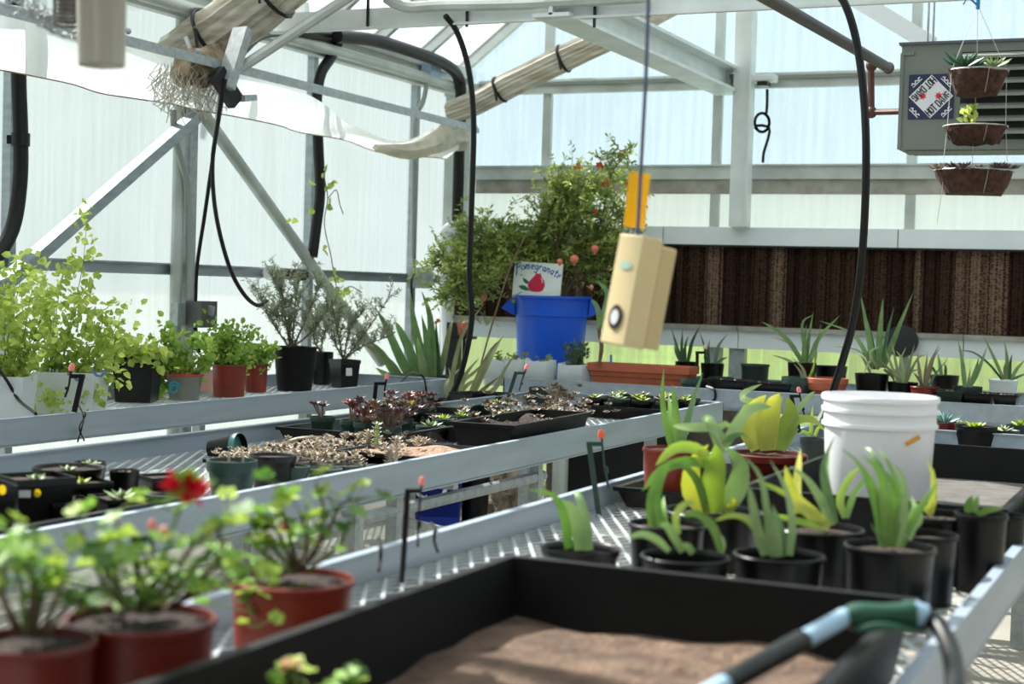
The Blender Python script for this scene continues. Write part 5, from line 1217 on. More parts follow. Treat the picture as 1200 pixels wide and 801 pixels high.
npot('black pot whose thin leaves arch over its rim behind the front tray', 803, 650, 106, .125, [([(784,645),(770,632),(752,625),(735,630)], 12, L_PALE, -.04, prof_strap), ([(800,646),(790,628),(782,616),(772,614)], 13, L_PALE, -.02, prof_strap), ([(845,645),(836,618),(818,602),(800,604)], 13, L_FRESH, 0, prof_strap), ([(795,625),(792,605),(802,590),(815,588)], 11, L_LIME, .05, prof_strap), ([(812,648),(806,640),(798,636)], 13, L_PALE, -.02, prof_fat), ([(845,646),(846,632),(838,620)], 11, L_PALE, .03)], soilz=.7)
npot('black pot of broad upright green blades behind the arching aloe', 782, 612, 92, .135, [([(775,628),(768,595),(772,570),(786,540)], 20, L_FRESH, .04), ([(768,630),(762,590),(770,560),(783,542)], 14, L_FRESH, 0), ([(780,630),(776,600),(778,580)], 18, L_FRESH, .05)], zoff=0.)
npot('black pot of blue-green upright blades at the front of the aloe group', 913, 648, 108, .125, [([(897,650),(888,620),(880,580),(877,567)], 17, L_PALE, -.02), ([(903,650),(900,610),(892,560),(872,533)], 13, L_PALE, .02), ([(925,650),(928,610),(920,570),(902,538)], 15, L_PALE, .03), ([(910,652),(905,615),(897,585)], 24, L_PALE, 0), ([(918,650),(915,620),(905,590)], 18, L_ALOE, .06), ([(895,640),(880,612),(860,603),(836,610)], 9, L_LIME, .05, prof_strap)], soilz=.7)
npot('black pot with a dense spray of narrow green leaves at the wand', 1043, 638, 108, .15, [([(1035,640),(1030,600),(1018,560),(995,530)], 18, L_FRESH, 0), ([(1040,640),(1038,590),(1030,550),(1010,533)], 20, L_FRESH, -.04), ([(1045,640),(1050,600),(1045,565),(1030,545)], 16, L_FRESH, .04), ([(1050,640),(1060,600),(1058,560),(1048,543)], 15, L_PALE, .02), ([(1055,640),(1075,600),(1090,578),(1098,565)], 13, L_FRESH, .03), ([(1038,640),(1028,625),(1020,612)], 9, L_ALOE, -.04), ([(1062,630),(1072,600),(1068,580)], 20, L_PALE, .06), ([(1042,640),(1055,585),(1040,540),(1028,525)], 12, L_FRESH, .07), ([(1040,640),(1045,600),(1062,575)], 13, L_FRESH, -.02), ([(1036,640),(1024,590),(1008,545),(985,524)], 10, L_ALOE, .05), ([(1044,640),(1036,560),(1020,528),(1012,524)], 10, L_ALOE, .08)])
npot('black pot with a yellow clump leaning over its rim beside a darker green clump', 958, 617, 110, .14, [([(972,617),(950,600),(930,580),(920,545)], 20, L_YEL, 0, prof_strap), ([(968,617),(945,612),(915,605),(890,600)], 13, L_LIME, -.04), ([(975,615),(962,585),(945,560),(925,545)], 15, L_PALE, .04), ([(970,617),(940,590),(905,570),(885,562)], 12, L_LIME, .04), ([(978,612),(970,580),(965,545),(978,510)], 16, L_ALOE, .05), ([(978,612),(968,560),(972,530)], 14, L_ALOE, .08), ([(990,606),(984,585),(995,560),(1010,545)], 14, L_LIME, .1, prof_fat), ([(992,606),(1000,580),(1015,560),(1022,552)], 10, L_FRESH, .1), ([(935,600),(933,575),(936,545),(938,525)], 16, L_YEL, .1)])
npot('black pot with one pinkish-white bent leaf just behind the spray of narrow leaves', 1084, 624, 78, .145, [([(1068,618),(1076,605),(1074,590)], 18, L_PALE, 0, prof_fat)])
npot('black pot with a yellow forked leaf behind the bucket side', 1104, 602, 92, .15, [([(1090,602),(1094,580),(1093,555),(1085,536)], 12, L_YEL, 0), ([(1092,603),(1080,592),(1072,598)], 11, L_YEL, -.02, prof_fat), ([(1086,600),(1096,575),(1094,548)], 9, L_LIME, .04)])
npot('tall narrow black pot of short fat leaves near the bench rail', 1150, 600, 62, .17, [([(1134,600),(1136,588),(1140,580)], 13, L_FRESH, 0, prof_fat), ([(1142,600),(1144,588),(1146,580)], 11, L_FRESH, .02, prof_fat), ([(1144,602),(1158,597),(1176,595)], 11, L_FRESH, -.02, prof_fat)])
npot('small black pot with one green stub beside the bench rail', 1182, 602, 42, .13, [([(1172,620),(1174,612),(1170,610)], 9, L_LIME, -.03, prof_fat)])
npot('empty-looking black pot under the white bucket edge', 1018, 585, 58, .10, [], name='potted_aloe')
npot('red pot with three tall upright aloe blades in the black tray', 785, 524, 64, .17, [([(786,522),(779,490),(776,460),(778,430)], 12, L_FRESH, 0), ([(795,520),(792,490),(790,465),(788,450)], 14, L_FRESH, .05), ([(800,518),(806,490),(815,460),(824,435)], 11, L_ALOE, .05), ([(790,522),(787,490),(783,460)], 14, L_FRESH, .08)], m=REDPOT, soilz=.95)
npot('broad red-brown pot with a bulging yellow aloe in the near bench middle', 900, 530, 92, .12, [([(888,526),(878,500),(884,478),(898,462)], 33, L_YEL, -.03, prof_fat), ([(900,527),(899,498),(906,474),(914,460)], 36, L_YEL, -.06, prof_fat), ([(912,526),(922,500),(926,482),(922,464)], 33, L_LIME, -.02, prof_fat), ([(880,524),(868,495),(880,470),(902,468)], 14, L_LIME, .06), ([(920,518),(930,495),(948,490),(965,500)], 12, L_LIME, -.02, prof_strap), ([(922,490),(938,475),(950,462),(955,458)], 10, L_PALE, .05), ([(908,478),(888,472),(870,466),(874,458),(893,449)], 10, L_PALE, .08, prof_strap), ([(896,524),(906,480),(917,464)], 22, L_LIME, .05, prof_fat)], 'bowl', REDDK)
npot('black pot with a drooping pale yellow-green aloe hanging over a red pot', 836, 597, 118, .13, [([(825,598),(810,575),(812,545),(830,520)], 34, L_YEL, -.02, prof_fat), ([(845,600),(862,575),(868,545),(850,522)], 34, L_PALE, -.04, prof_fat), ([(838,600),(835,570),(840,540),(838,520)], 38, L_LIME, -.06, prof_fat), ([(835,540),(815,525),(790,525),(768,545)], 17, L_LIME, -.08, prof_strap), ([(835,545),(805,540),(775,550),(752,575)], 15, L_FRESH, -.1, prof_strap), ([(828,600),(818,565),(800,545),(778,548)], 14, L_FRESH, -.1), ([(845,530),(838,508),(830,490),(822,492)], 16, L_PALE, .05, prof_strap), ([(850,525),(838,502),(810,500),(788,498)], 14, L_PALE, .05, prof_strap), ([(850,520),(862,500),(880,478),(905,476)], 17, L_PALE, .06, prof_strap), ([(848,520),(856,512),(868,508),(876,512)], 10, L_ALOE, 0), ([(852,600),(858,590),(856,583)], 16, L_YEL, -.05, prof_fat), ([(848,530),(842,512),(838,505),(850,496),(862,505)], 12, L_PALE, .03, prof_strap)])
npot('low dark green pot of spiky stalk succulent beside the white bucket', 957, 513, 40, .10, [([(950,508),(951,490),(953,473)], 7, L_LIME, 0), ([(955,510),(960,500),(968,505)], 6, L_LIME, 0), ([(950,510),(942,505),(936,508)], 6, L_LIME, 0)], 'nursery', GREEND)
# small pots behind the deep tray
def small(label, px, py, wpx, h, kind='lime', style='nursery', m=BLACK, zoff=0., R0=None, up=.6, n=18, soil=SOIL, name='potted_succulent', mm=None, y=None):
    if y is not None: b0, R = poty(px, wpx, y, BT+zoff, py)
    else: b0, R = potz(px, py, wpx, h, BT+zoff)
    t = pot(name, label, 'potted plant', b0, R, h, style, m, soil, soilz=.9)
    c = b0+Vector((0,0,h*.9)); mm = mm or {'lime': S_LIME, 'pale': S_PALE, 'purple': S_PURP, 'rust': S_RUST, 'tan': S_TAN, 'blue': S_BLUE, 'brown': S_BROWN}.get(kind)
    if kind: ros(t, c, R0 or R*.7, mm, n, up, int(px), .36 if kind != 'blue' else .2)
    return t, b0, R, h
t, b0, R, h = small('red-brown pot with a blue-green spiky agave behind the deep black tray', 1107, 494, 30, .06, 'blue', 'tall', REDDK, 0.03, .085, .8, 22)
small('wide black pot of yellow-brown sedum beside the blue-green agave', 1144, 498, 50, .09, 'lime', 'bowl' if False else 'nursery', BLACK2, 0, .05, .5, 30)
for k, (dx, dy) in enumerate(((-.04, .02), (.04, .01), (.07, -.01))): ros(bpy.data.objects[bpy.data.objects[-1].name] if False else t, b0+Vector((dx, dy+.03, h)), .02, S_PALE, 10, .5, k)
small('dark green pot beside the sedum pot, with a pale curled rosette', 1177, 503, 36, .07, 'pale', 'nursery', GREEND, 0, .045)
small('green pot with a taller lime rosette at the picture edge by the back rail', 1196, 497, 34, .085, 'lime', 'nursery', GREENP, 0, .06, .8)
tag(MB().box(*[v for v in (P(1100, 509, z=BT+.02).x-.05, P(1118, 509, z=BT+.02).x+.02)], P(1108, 510, z=BT+.02).y-.1, P(1108, 510, z=BT+.02).y+.08, BT, BT+.03).build('saucer_tray', BLACK, flat=True), 'low black tray under the red-brown agave pot', 'tray')

# ================================================================== middle bench
sq = math.radians(20)
t, b0, R, h = small('square black pot with a white label and yellow dot on the middle bench', 42, 556, 78, .13, 'pale', 'square', BLACK, .0, .03, .7)
D = depth(b0); f_ = P(29, 578, d=D-.10); 
b = MB(); b.bar(f_-rgt*.014, f_+rgt*.014, .002, .017, upv); b.build('label_tag', WTAG, t, flat=True)
b = MB(); disc(b, P(44, 577, d=D-.103), [(.0085*math.cos(a*.5), .010*math.sin(a*.5)) for a in range(13)], rgt, upv, -fwd); b.build('yellow_dot', YELLOW, t, flat=True)
t, b0, R, h = small('square black pot with a yellow dot cut by the picture edge', -22, 566, 70, .13, 'pale', 'square', BLACK, 0, .02)
b = MB(); disc(b, P(3, 573, d=depth(b0)-.085), [(.0085*math.cos(a*.5), .012*math.sin(a*.5)) for a in range(13)], rgt, upv, -fwd); b.build('yellow_dot', YELLOW, t, flat=True)
small('wide round black pot behind the labelled square pot', 80, 546, 84, .11, 'pale', 'nursery', BLACK, 0, .025)
small('small round black pot with a green tuft behind the tagged square pots', 106, 540, 38, .11, 'pale', 'nursery', BLACK, 0, .03)
small('square black pot with a lime sprout beside the labelled pot', 95, 562, 62, .09, 'lime', 'square', BLACK, 0, .03)
small('square black pot with a yellowish sprout in front of the lime one', 78, 584, 60, .07, 'pale', 'square', BLACK, 0, .03)
small('narrow black pot standing before the bare bench mesh', 146, 550, 36, .11, 'brown', 'nursery', BLACK, 0, .02)
small('square black pot with a white-edged rim and pale star rosette', 142, 580, 64, .07, 'pale', 'square', BLACK, 0, .045, .4)
small('flat square black pot with a bright rim near the red geranium flower', 178, 574, 58, .05, None, 'square', BLACK, 0)
small('square black pot in shadow behind the flat bright-rimmed one', 190, 556, 50, .08, None, 'square', BLACK, 0)
t, b0, R, h = small('large dark green pot with two dry stalks on the middle bench', 272, 538, 60, .115, None, 'rim', GREENP)
for dx in (-.01, .03):
    p = b0+rgt*dx+Vector((0,0,h*.85)); MB().tube(smoothpath([p, p+Vector((0,0,.03)), p+Vector((0,0,.038))-rgt*.014, p+Vector((0,0,.024))-rgt*.026], 3), .004, 5).build('dry_stalk', S_TAN, t)
small('black pot filled with dark soil just behind the large green pot', 320, 532, 56, .10, None, 'nursery', BLACK)
small('small dark green pot beside the black soil pot', 343, 545, 42, .065, None, 'rim', GREENP)
small('dark green pot holding two white stones near the bench rail', 380, 548, 44, .05, 'pale', 'rim', GREENP, 0, .018)
small('dark green pot tucked behind the one with white stones', 406, 544, 40, .05, None, 'rim', GREENP)
small('dark green pot half buried among the tan rosettes', 425, 545, 34, .04, 'tan', 'rim', GREENP, 0, .03)
# tipped pots
def tipped(label, px, py, d_, R, h, ax, m, rimm=None):
    c = P(px, py, d=d_); t = thing('empty_pot', label, 'pot', c); ax = Vector(ax).normalized(); q = Vector((0,0,1)).rotation_difference(ax).to_matrix()
    MB().lathe(pot_profile(R, h, 'rim'), c-ax*h/2, 22, tilt=q).build('pot_body', m, t)
    if rimm: MB().lathe([(R*.99, h*.80), (R*1.01, h*.81), (R*1.02, h*.99), (R*.97, h*1.005)], c-ax*h/2, 22, tilt=q).build('rim', rimm, t)
    return t
tipped('empty dark pot with a teal rim lying on its side on the middle bench', 265, 524, depth(P(265, 533, z=BT)), .048, .12, rgt*.95+upv*.12-fwd*.35, BLACK, mat('teal_plastic', (72, 128, 122), .4))
tipped('empty dark green pot tipped towards the viewer among small succulents', 561, 491, 6.25, .05, .075, rgt*.25+upv*.72-fwd*.7, GREENP)
# tan dried rosettes
t = thing('dried_succulents', 'wide mat of tan dried rosettes in the shallow tray on the middle bench', 'succulents', P(410, 528, z=BT+.02))
b = MB(); r_ = random.Random(77)
for k in range(330):
    x, y_ = r_.uniform(-3.03, -2.52), r_.uniform(4.28, 5.10); rosette(b, (x, y_, BT+.025+.05*max(0, noise.noise((x*5, y_*5, 2)))+r_.uniform(0, .03)), r_.uniform(.013, .024), 8, .8, k, .8, 2)
b.build('rosettes', S_TAN, t, kind='stuff')
for i, (px, py, hh) in enumerate(((441, 512, 36), (464, 528, 34), (431, 515, 22), (456, 538, 24))):
    D = depth(P(px, py+hh/2, z=BT+.03)); p0, p1 = P(px, py+hh*.6, d=D), P(px+1, py-hh*.4, d=D); MB().tube([p0, p1], .005, 5).build('stalk', S_TAN, t)
    b = MB()
    for q in range(6): rosette(b, p0.lerp(p1, .35+.13*q), .022, 8, .4, q, .5, 2)
    b.build('stalk_rosettes', S_PALE if i in (0,) else S_TAN, t, kind='stuff')
p = [P(330, 520, z=BT+.01), P(350, 513, z=BT+.05), P(372, 512, z=BT+.055), P(400, 515, z=BT+.04)]
MB().tube(smoothpath(p, 4), .007, 6).build('bare_branch', S_TAN, t)
# purple and rusty succulents on the flat
def clump(label, px, py, wpx, h, mm, n, hpx, wide, m=GREENP, seed=0, style='rim', zoff=.02):
    b0, R = potz(px, py, wpx, h, BT+zoff); t = pot('potted_succulent', label, 'potted plant', b0, R, h, style, m, SOIL); r = random.Random(seed); k = mpp(b0); c = b0+Vector((0,0,h))
    for i in range(n):
        top = c+rgt*r.uniform(-1, 1)*wide/2*k+fwd*r.uniform(-1, 1)*R*.8+Vector((0,0,r.uniform(-.05, 1)*hpx*k+.008)); root = c+(top-c)*.15; root.z = c.z-.01
        MB().tube([root, top], .004, 5).build('stem', S_BROWN, t)
        ros(t, top, r.uniform(.026, .038), mm[i % len(mm)], 26, .75, seed*31+i, .6, 4)
    return t
clump('green pot with a stem of two purple rosettes leaning over the flat', 378, 487, 30, .075, [S_PURP], 3, 14, 22, seed=1)
clump('green pot of rusty orange rosettes stacked on a short stem', 411, 491, 26, .075, [S_RUST], 5, 22, 16, seed=2)
clump('green pot crowded with mauve rosettes near the flat edge', 428, 494, 28, .075, [S_PURP, S_RUST], 12, 24, 30, seed=3)
clump('green pot spilling grey-purple rosettes over its rim', 455, 499, 32, .075, [S_PURP, S_BROWN], 18, 26, 42, seed=4)
clump('green pot of dusky purple rosettes behind the spilling one', 470, 489, 30, .075, [S_PURP, S_PURP, S_RUST], 20, 26, 44, seed=5)
clump('dark pot of pinkish rosettes in front of the side bench end', 497, 480, 30, .05, [S_RUST, S_PURP], 12, 18, 34, BLACK, seed=6, zoff=0)
clump('dark pot of purple rosettes with one yellow bloom', 482, 482, 28, .05, [S_PURP], 11, 18, 30, BLACK, seed=7, zoff=0)
b = MB(); r_ = random.Random(8)
for q in range(12): leafquad(b, P(484, 473, d=6.55), (r_.uniform(-1, 1), r_.uniform(-1, 1), r_.uniform(0, 1)), .02, .016, r_)
b.build('yellow_flower', mat('yellow_petal', (236, 220, 40), .5, trans=.3), bpy.data.objects['potted_succulent'] if False else [o for o in bpy.data.objects if o.get('label') == 'dark pot of purple rosettes with one yellow bloom'][0], kind='stuff')
small('black pot with a pale sprout right below the side bench end', 480, 466, 34, .07, 'pale', 'nursery', BLACK, 0, .03)
for label, px, py, w_, h, kd, mm, R0 in (
    ('shallow teal-green pot at the tray edge with a beige rosette', 393, 508, 34, .035, 'tan', GREENP, .03),
    ('black pot with a lime star rosette in the second row', 426, 502, 30, .055, 'lime', BLACK, .028),
    ('plain dark green pot beside the lime star rosette', 455, 504, 30, .06, None, GREEND, 0),
    ('broad black pot at the second row beside the square gravel tray', 487, 504, 38, .055, None, BLACK, 0),
    ('empty green pot stacked upright behind the broad black pot', 478, 494, 22, .05, None, GREENP, 0),
    ('green pot with a white-green starburst rosette', 505, 498, 36, .055, 'pale', GREENP, .05),
    ('black pot with a tiny bud in front of the tipped green pot', 534, 500, 30, .055, 'pale', BLACK, .015),
    ('green pot with bright lime leaves behind the starburst rosette', 520, 490, 28, .05, 'lime', GREENP, .042),
    ('green pot with a lime sprig leaning right beside the tipped pot', 541, 486, 32, .055, 'lime', GREENP, .045),
    ('low green pot with pale tufts near the faded agave', 530, 478, 30, .05, 'pale', GREENP, .03),
    ('low green pot with a powdery tuft by the stacked square pots', 545, 478, 28, .045, 'pale', GREENP, .03),
    ('dark green pot in the third row under the yellow bloom', 510, 484, 28, .045, None, GREEND, 0),
    ('shaded dark green pot at the foot of the drooping hose', 518, 476, 30, .04, None, GREEND, 0),
    ('small clear dark cup with twigs next to the long charcoal trough', 676, 482, 28, .06, None, mat('smoky_cup', (66, 78, 72), .25, 0, trans=.3), 0)):
    small(label, px, py, w_, h, kd, 'rim' if mm is not BLACK else 'nursery', mm, 0, R0 or None)
for i, (px, lab) in enumerate(((552, 'square black nursery pot stacked empty beside the faded agave'), (572, 'second square black nursery pot next to the stacked empty one'))):
    b0, R = potz(px, 460, 40, .07); pot('empty_pot', lab, 'pot', b0, R, .075, 'square', BLACK, None, rot=.5+.4*i)
# trough plants
t = thing('trough_succulents', 'straggling brown-tan succulents growing along the charcoal trough', 'succulents', (-2.5, 5.8, BT+.06))
r_ = random.Random(15); b = MB(); b2 = MB()
for k in range(170):
    y_ = r_.uniform(5.45, 6.75); x = -2.66+r_.gauss(0, .09)+(y_-5.5)*-.02; z = BT+.06+abs(r_.gauss(0, .045))
    rosette(b if k % 3 else b2, (x, y_, z), r_.uniform(.018, .03), 12, .65, k, .6, 3)
b.build('rosettes', S_BROWN, t, kind='stuff'); b2.build('rosettes', S_TAN, t, kind='stuff')
for k, (px, py) in enumerate(((655, 452), (648, 458), (665, 462), (600, 468), (575, 472))):
    D = 6.9; MB().tube([P(px-4, py+18, d=D), P(px, py, d=D)], .006, 5).build('stem', S_BROWN, t)
    for q in range(3): ros(t, P(px+q*5-5, py+q*3, d=D+.02*q), .035, S_TAN if k % 2 else S_BROWN, 18, .5, k*3+q, .42)
t = clump('black pot of lime sprigs at the near end of the brown trough plants', 590, 486, 34, .05, [S_LIME, S_PALE], 6, 12, 30, BLACK, seed=21, zoff=0)
# dwarf pots in the far flat
n = 0
for j, y_ in enumerate((7.24, 7.42, 7.6)):
    for i in range(4):
        x = -2.80+.125*i+.03*(j % 2); b0 = Vector((x, y_, BT+.035)); kd = ('lime', 'pale', 'lime', 'tan')[(i+j) % 4]; n += 1
        where = ('front', 'middle', 'rear')[j]+' row of the far flat, '+('nearest the side bench', 'second along', 'third along', 'nearest the rail')[i]
        t = pot('potted_succulent', 'dwarf pot in the '+where, 'potted plant', b0, .056, .058, 'rim', GREEND if (i+j) % 2 else BLACK, SOIL, 'dwarf pots in the far flat')
        ros(t, b0+Vector((0,0,.056)), .04, {'lime': S_LIME, 'pale': S_PALE, 'tan': S_TAN}[kd], 14, .6, n, .36, 3)
t = tag(MB().box(P(640, 470, y=YM-.06).x-.06, P(640, 470, y=YM-.06).x+.04, YM-.16, YM-.05, BT, RT+.03).build('green_block', GREEND, flat=True), 'dark green block pot in the far corner of the middle bench', 'pot')

# ================================================================== back bench
JY = 9.08
for i, (px, w_, tp_, lab) in enumerate(((583, 26, 417, 'cut cloudy plastic jug nearest the faded agave'), (607, 27, 415, 'cut cloudy jug with a pale sprout left of the blue tub'), (633, 30, 416, 'cut cloudy jug with grey soil in front of the blue tub'), (673, 34, 417, 'tall cut cloudy jug holding a dark green jade bush'))):
    b0, R = poty(px, w_, JY, BT, 440); h = (447-tp_)*mpp(b0); r = random.Random(i)
    t = thing('jug_planter', lab, 'planter', b0, 'cut jug planters')
    b = MB(); b.lathe([(R*1.22, 0), (R*1.28, h*.1), (R*1.28, h*.8), (R*1.25, h), (R*1.2, h), (R*1.2, h*.6)], b0, 8, rot=.2+.2*i); o0 = 8*3
    b.v = [(x, y, z+(r.uniform(-.02, .01) if z > BT+h*.9 else 0)) for x, y, z in b.v]; b.build('jug_body', JUG, t)
    MB().lathe([(R*1.16, .004), (R*1.2, h*.45), (R*.05, h*.5)], b0, 8, rot=.2+.2*i).build('soil', mat('grey_potting_mix', (112, 108, 108), .9, 0, (80, 76, 76), 40), t, flat=True)
    st = [wander(b0+Vector((r.uniform(-.4, .4)*R, r.uniform(-.4, .4)*R, h*.6)), (r.uniform(-.5, .5), r.uniform(-.5, .5), 1), .11 if i < 3 else .19, 4, r, .3, .05) for _ in range(4 if i < 3 else 12)]
    bushy(t, st, L_POM if i < 3 else mat('jade_leaf', (94, 116, 84), .4, 0, (66, 92, 64), 14, trans=.1), STEM, 4 if i < 3 else 9, .03, .018, i, .003, 1., .008, one=True)
# terracotta trough
a0 = P(688, 428, y=9.02); a1 = P(808, 432, y=9.02); zt_ = P(750, 427, y=9.02).z
t = thing('window_box', 'long terracotta window box on the back bench beside the blue tub', 'planter', ((a0.x+a1.x)/2, 9.12, BT))
b = MB(); cx, cy, hx, hy = (a0.x+a1.x)/2, 9.12, (a1.x-a0.x)/2, .10; hh = zt_-BT
for s_, z in ((.90, 0), (.93, hh*.55), (.955, hh*.56), (.965, hh*.72), (1, hh*.74), (1.0, hh), (.97, hh), (.95, hh*.85)): b.v += [(cx+X*(hx-(1-s_)*.35), cy+Y*(hy-(1-s_)*.35), BT+z) for X, Y in ((-1, -1), (1, -1), (1, 1), (-1, 1))]
for i in range(7):
    for k in range(4): b.f.append((i*4+k, i*4+(k+1) % 4, (i+1)*4+(k+1) % 4, (i+1)*4+k))
b.f += [(3,2,1,0)]; b.build('box_body', TERRA, t, flat=True)
MB().box(cx-hx+.03, cx+hx-.03, cy-hy+.03, cy+hy-.03, BT+hh*.7, BT+hh*.84).build('soil', SOIL, t, flat=True)
D = depth((cx, cy, BT+.2))
for pts, w_, m_ in (([(702,428),(705,405),(702,385),(706,372)], 5, WOODY), ([(705,398),(709,385),(700,376)], 5, L_ALOE), ([(703,385),(700,360),(693,350)], 6, L_ALOE), ([(704,378),(712,345),(700,328)], 7, L_ALOE)): leafpx(t, D, pts, w_, m_, 0, prof_strap, name='leaf')
b = MB(); b.bar(P(716, 428, d=D), P(716, 415, d=D), .014, .003, fwd); b.build('plant_label', mat('blue_label', (70, 110, 190), .5), t, flat=True)
def bpot(label, px, wpx, y, top_y, leaves, style='nursery', m=BLACK, name='potted_aloe', soilz=.9, dd=0., zoff=0.):
    c = P(px, top_y, y=y); R = wpx/2*mpp(c); h = max(.05, c.z-BT-zoff); b0 = Vector((c.x, y, BT+zoff))
    t = pot(name, label, 'potted plant', b0, R, h, style, m, SOIL, soilz=soilz); D = depth(c)
    for L_ in leaves: leafpx(t, D, L_[0], L_[1]*.82, L_[2], L_[3] if len(L_) > 3 else R_.uniform(-.06, .06), tw=R_.uniform(-.6, .6))
    return t
bpot('small black pot of slim dark aloe at the end of the terracotta window box', 804, 26, 9.42, 423, [([(798,423),(793,405),(786,382)], 6, L_ALOED), ([(800,423),(799,405),(800,384)], 6, L_ALOED), ([(806,423),(811,400),(821,380)], 7, L_ALOED), ([(803,423),(803,405),(807,392)], 5, L_ALOED), ([(797,423),(792,412),(790,402)], 5, L_ALOED)])
bpot('small black pot of aloe with one tall curved leaf beside the grey post', 835, 28, 9.4, 425, [([(829,425),(826,408),(820,388)], 6, L_ALOED), ([(831,425),(830,410),(832,396)], 5, L_ALOED), ([(838,425),(842,405),(853,390)], 6, L_ALOED), ([(840,425),(847,420),(853,418)], 5, L_ALOED)])
bpot('round dark green pot with a yellow dot beside the grey post', 885, 34, 9.45, 426, [], 'tall', GREEND, 'empty_planter')
bpot('aloe in a black pot with long leaning leaves near the terracotta bowl', 940, 34, 9.2, 424, [([(940,424),(925,400),(908,385),(892,376)], 8, L_ALOE), ([(942,424),(943,400),(945,380)], 8, L_ALOE), ([(945,424),(948,395),(953,365)], 7, L_ALOE), ([(948,424),(960,395),(985,368)], 8, L_ALOE), ([(943,424),(925,402),(902,394)], 5, L_GREY), ([(950,424),(957,405),(962,378)], 5, L_ALOE), ([(935,428),(920,420),(904,415)], 5, L_GREY), ([(940,424),(930,440),(940,448)], 6, L_GREY), ([(948,424),(956,412),(953,440)], 7, L_PALE), ([(945,424),(940,380),(953,368)], 5, L_ALOE)])
bpot('low dark green pot at the front of the back bench below the leaning aloe', 936, 40, 9.02, 441, [([(945,445),(940,430),(928,418)], 5, L_GREY), ([(945,448),(953,430),(955,415)], 5, L_LIME), ([(942,448),(938,435),(930,425)], 5, L_GREY)], 'rim', GREENP)
bpot('terracotta bowl with a white marker on the back bench beside the hose', 969, 50, 9.03, 442, [], 'bowl', TERRA, 'terracotta_bowl')
bpot('plain black pot behind the terracotta bowl', 974, 38, 9.4, 428, [], 'nursery', BLACK, 'empty_planter')
bpot('largest aloe of the back bench, broad green leaves in a black pot', 1022, 40, 9.12, 437, [([(1024,432),(1018,395),(1008,342)], 11, L_ALOE), ([(1030,430),(1031,390),(1035,348)], 12, L_ALOE), ([(1035,430),(1050,390),(1071,340)], 12, L_ALOE), ([(1034,430),(1040,390),(1048,358)], 7, L_ALOED), ([(1022,430),(1010,405),(995,388),(960,375)], 8, L_ALOE), ([(1026,432),(1022,400),(1017,375)], 8, L_ALOED), ([(1020,436),(1012,420),(1006,415)], 5, L_GREY), ([(1030,432),(1020,422),(1012,438)], 6, L_GREY), ([(1036,432),(1045,440),(1050,450)], 5, L_GREY), ([(1030,432),(1005,410),(975,405)], 4, L_GREY), ([(1024,430),(1020,412),(1031,405)], 6, L_PALE)])
tag(MB().lathe([(.095, 0), (.105, .02), (.105, .05), (.03, .055)], P(1058, 400, y=YB-.17), 20, tilt=Matrix.Rotation(math.radians(80), 3, 'X'), close=True).build('round_cap', DARKIN), 'round black cap fixed on the pale gutter behind the aloes', 'cap')
bpot('pot of pale thin grey-green aloe between the largest aloe and the rosy one', 1058, 36, 9.1, 447, [([(1055,448),(1050,425),(1045,398)], 6, L_GREY), ([(1060,448),(1056,420),(1050,410)], 5, L_PALE), ([(1062,448),(1066,425),(1072,402)], 6, L_GREY), ([(1056,448),(1040,430),(1030,420)], 5, L_STRIPE), ([(1060,448),(1075,420),(1085,415)], 5, L_GREY), ([(1058,448),(1050,435),(1040,425)], 5, L_PALE), ([(1062,448),(1068,435),(1080,432)], 5, L_STRIPE), ([(1052,448),(1040,415),(1038,408)], 5, L_GREY), ([(1064,446),(1055,425),(1062,405)], 5, L_GREY)], 'nursery', BLACK)
L_ROSY = mat('rosy_aloe_leaf', (146, 124, 104), .5, 0, (112, 118, 78), 14, trans=.1)
bpot('rosy brown-leaved aloe in a low pot behind the bucket rim', 1084, 34, 9.02, 452, [([(1080,452),(1077,430),(1075,414)], 6, L_ROSY), ([(1083,452),(1085,430),(1087,412)], 5, L_ROSY), ([(1085,452),(1090,425),(1101,402)], 5, L_ROSY), ([(1086,452),(1094,420),(1102,406)], 4, L_ROSY), ([(1082,452),(1074,440),(1070,436)], 4, L_ROSY), ([(1088,452),(1096,438),(1112,418)], 4, L_ALOED)], 'tall', REDDK)
bpot('black pot of upright aloe with a pinkish leaf against the pale glazing', 1107, 34, 9.4, 439, [([(1103,439),(1101,425),(1099,413)], 7, L_ALOE), ([(1098,439),(1093,430),(1091,428)], 4, L_ALOED), ([(1108,439),(1108,430),(1106,425)], 5, L_ROSY), ([(1100,440),(1092,433),(1086,450)], 4, L_GREY)])
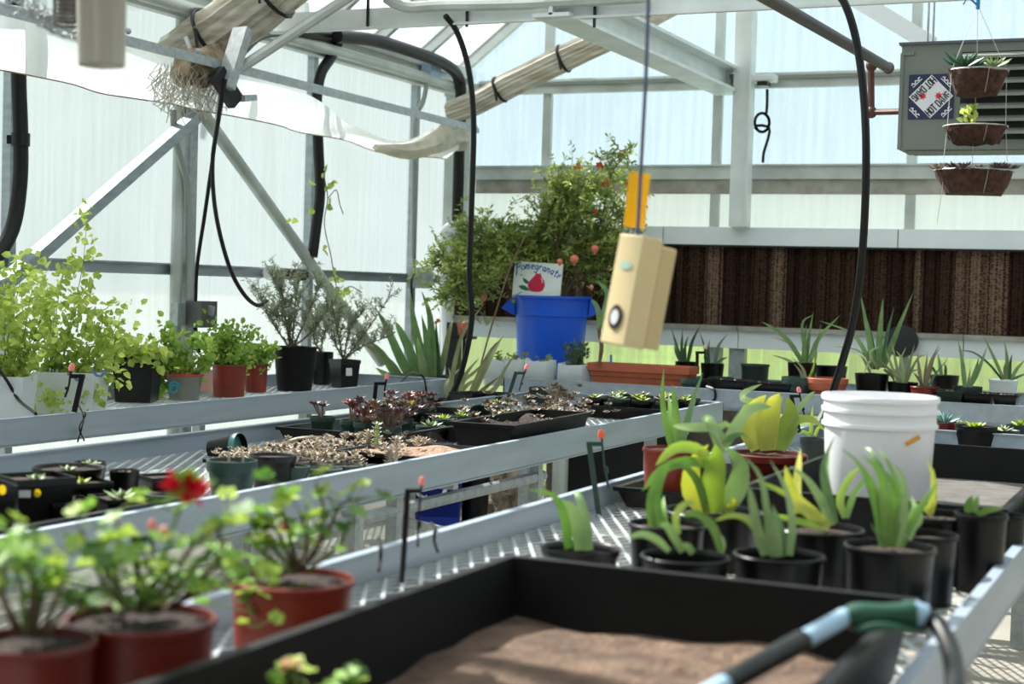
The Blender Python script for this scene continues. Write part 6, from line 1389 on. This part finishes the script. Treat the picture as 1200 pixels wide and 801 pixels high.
bpot('low green pot with a V of two thick aloe leaves', 1134, 34, 9.08, 452, [([(1131,453),(1128,425),(1123,398)], 8, L_ALOE), ([(1136,453),(1147,432),(1157,405)], 8, L_ALOE), ([(1138,450),(1143,435),(1147,418)], 8, L_ALOE), ([(1134,452),(1136,440),(1137,430)], 4, L_GREY)], 'rim', GREEND)
c = bpot('cut cloudy jug with a fanned aloe at the far end of the back bench', 1176, 34, 9.2, 444, [([(1176,444),(1163,415),(1150,388)], 7, L_ALOE), ([(1180,444),(1180,420),(1177,397)], 7, L_ALOE), ([(1183,444),(1184,425),(1186,414)], 5, L_ALOED), ([(1184,444),(1193,430),(1202,420)], 6, L_ALOE), ([(1174,444),(1158,425),(1140,412),(1122,410)], 5, L_ALOED), ([(1186,444),(1195,440),(1205,436)], 5, L_ALOED), ([(1178,444),(1177,432),(1178,424)], 5, L_ROSY)], 'tall', JUG)
# propagation flats along the rail
def flat(label, x0px, x1px, y, hh, seed, m=BLACK):
    a, c = P(x0px, 452, y=y), P(x1px, 458, y=y)
    t = tray('seed_flat', label, 'tray', a.x, c.x, y, y+.16, BT, BT+hh, m, .008, soil=SOIL, soilh=hh*.5); r = random.Random(seed)
    b = MB()
    for k in range(10): b.ball(Vector((r.uniform(a.x+.03, c.x-.03), y+.05+r.uniform(0, .08), BT+hh*.85)), r.uniform(.008, .018), 5)
    b.build('pebbles', S_TAN, t, kind='stuff')
flat('shallow black seed flat with pale pebbles near the grey post', 828, 872, 8.93, .12, 1)
flat('shallow black seed flat below the round green pot', 874, 925, 8.93, .115, 2)
flat('square black seed flat right of the rosy aloe', 1098, 1128, 8.93, .125, 3, GREEND)
flat('square black seed flat in front of the V-shaped aloe', 1130, 1162, 8.93, .12, 4)
flat('square black seed flat in front of the cut jug', 1164, 1192, 8.93, .12, 5)
bpot('small dark pot with a tan mound beside the shallow seed flats', 845, 30, 9.15, 441, [], 'rim', GREEND, 'potted_cactus')
bpot('low dark green pot at the end of the window box', 812, 30, 9.03, 443, [], 'rim', GREENP, 'empty_planter')
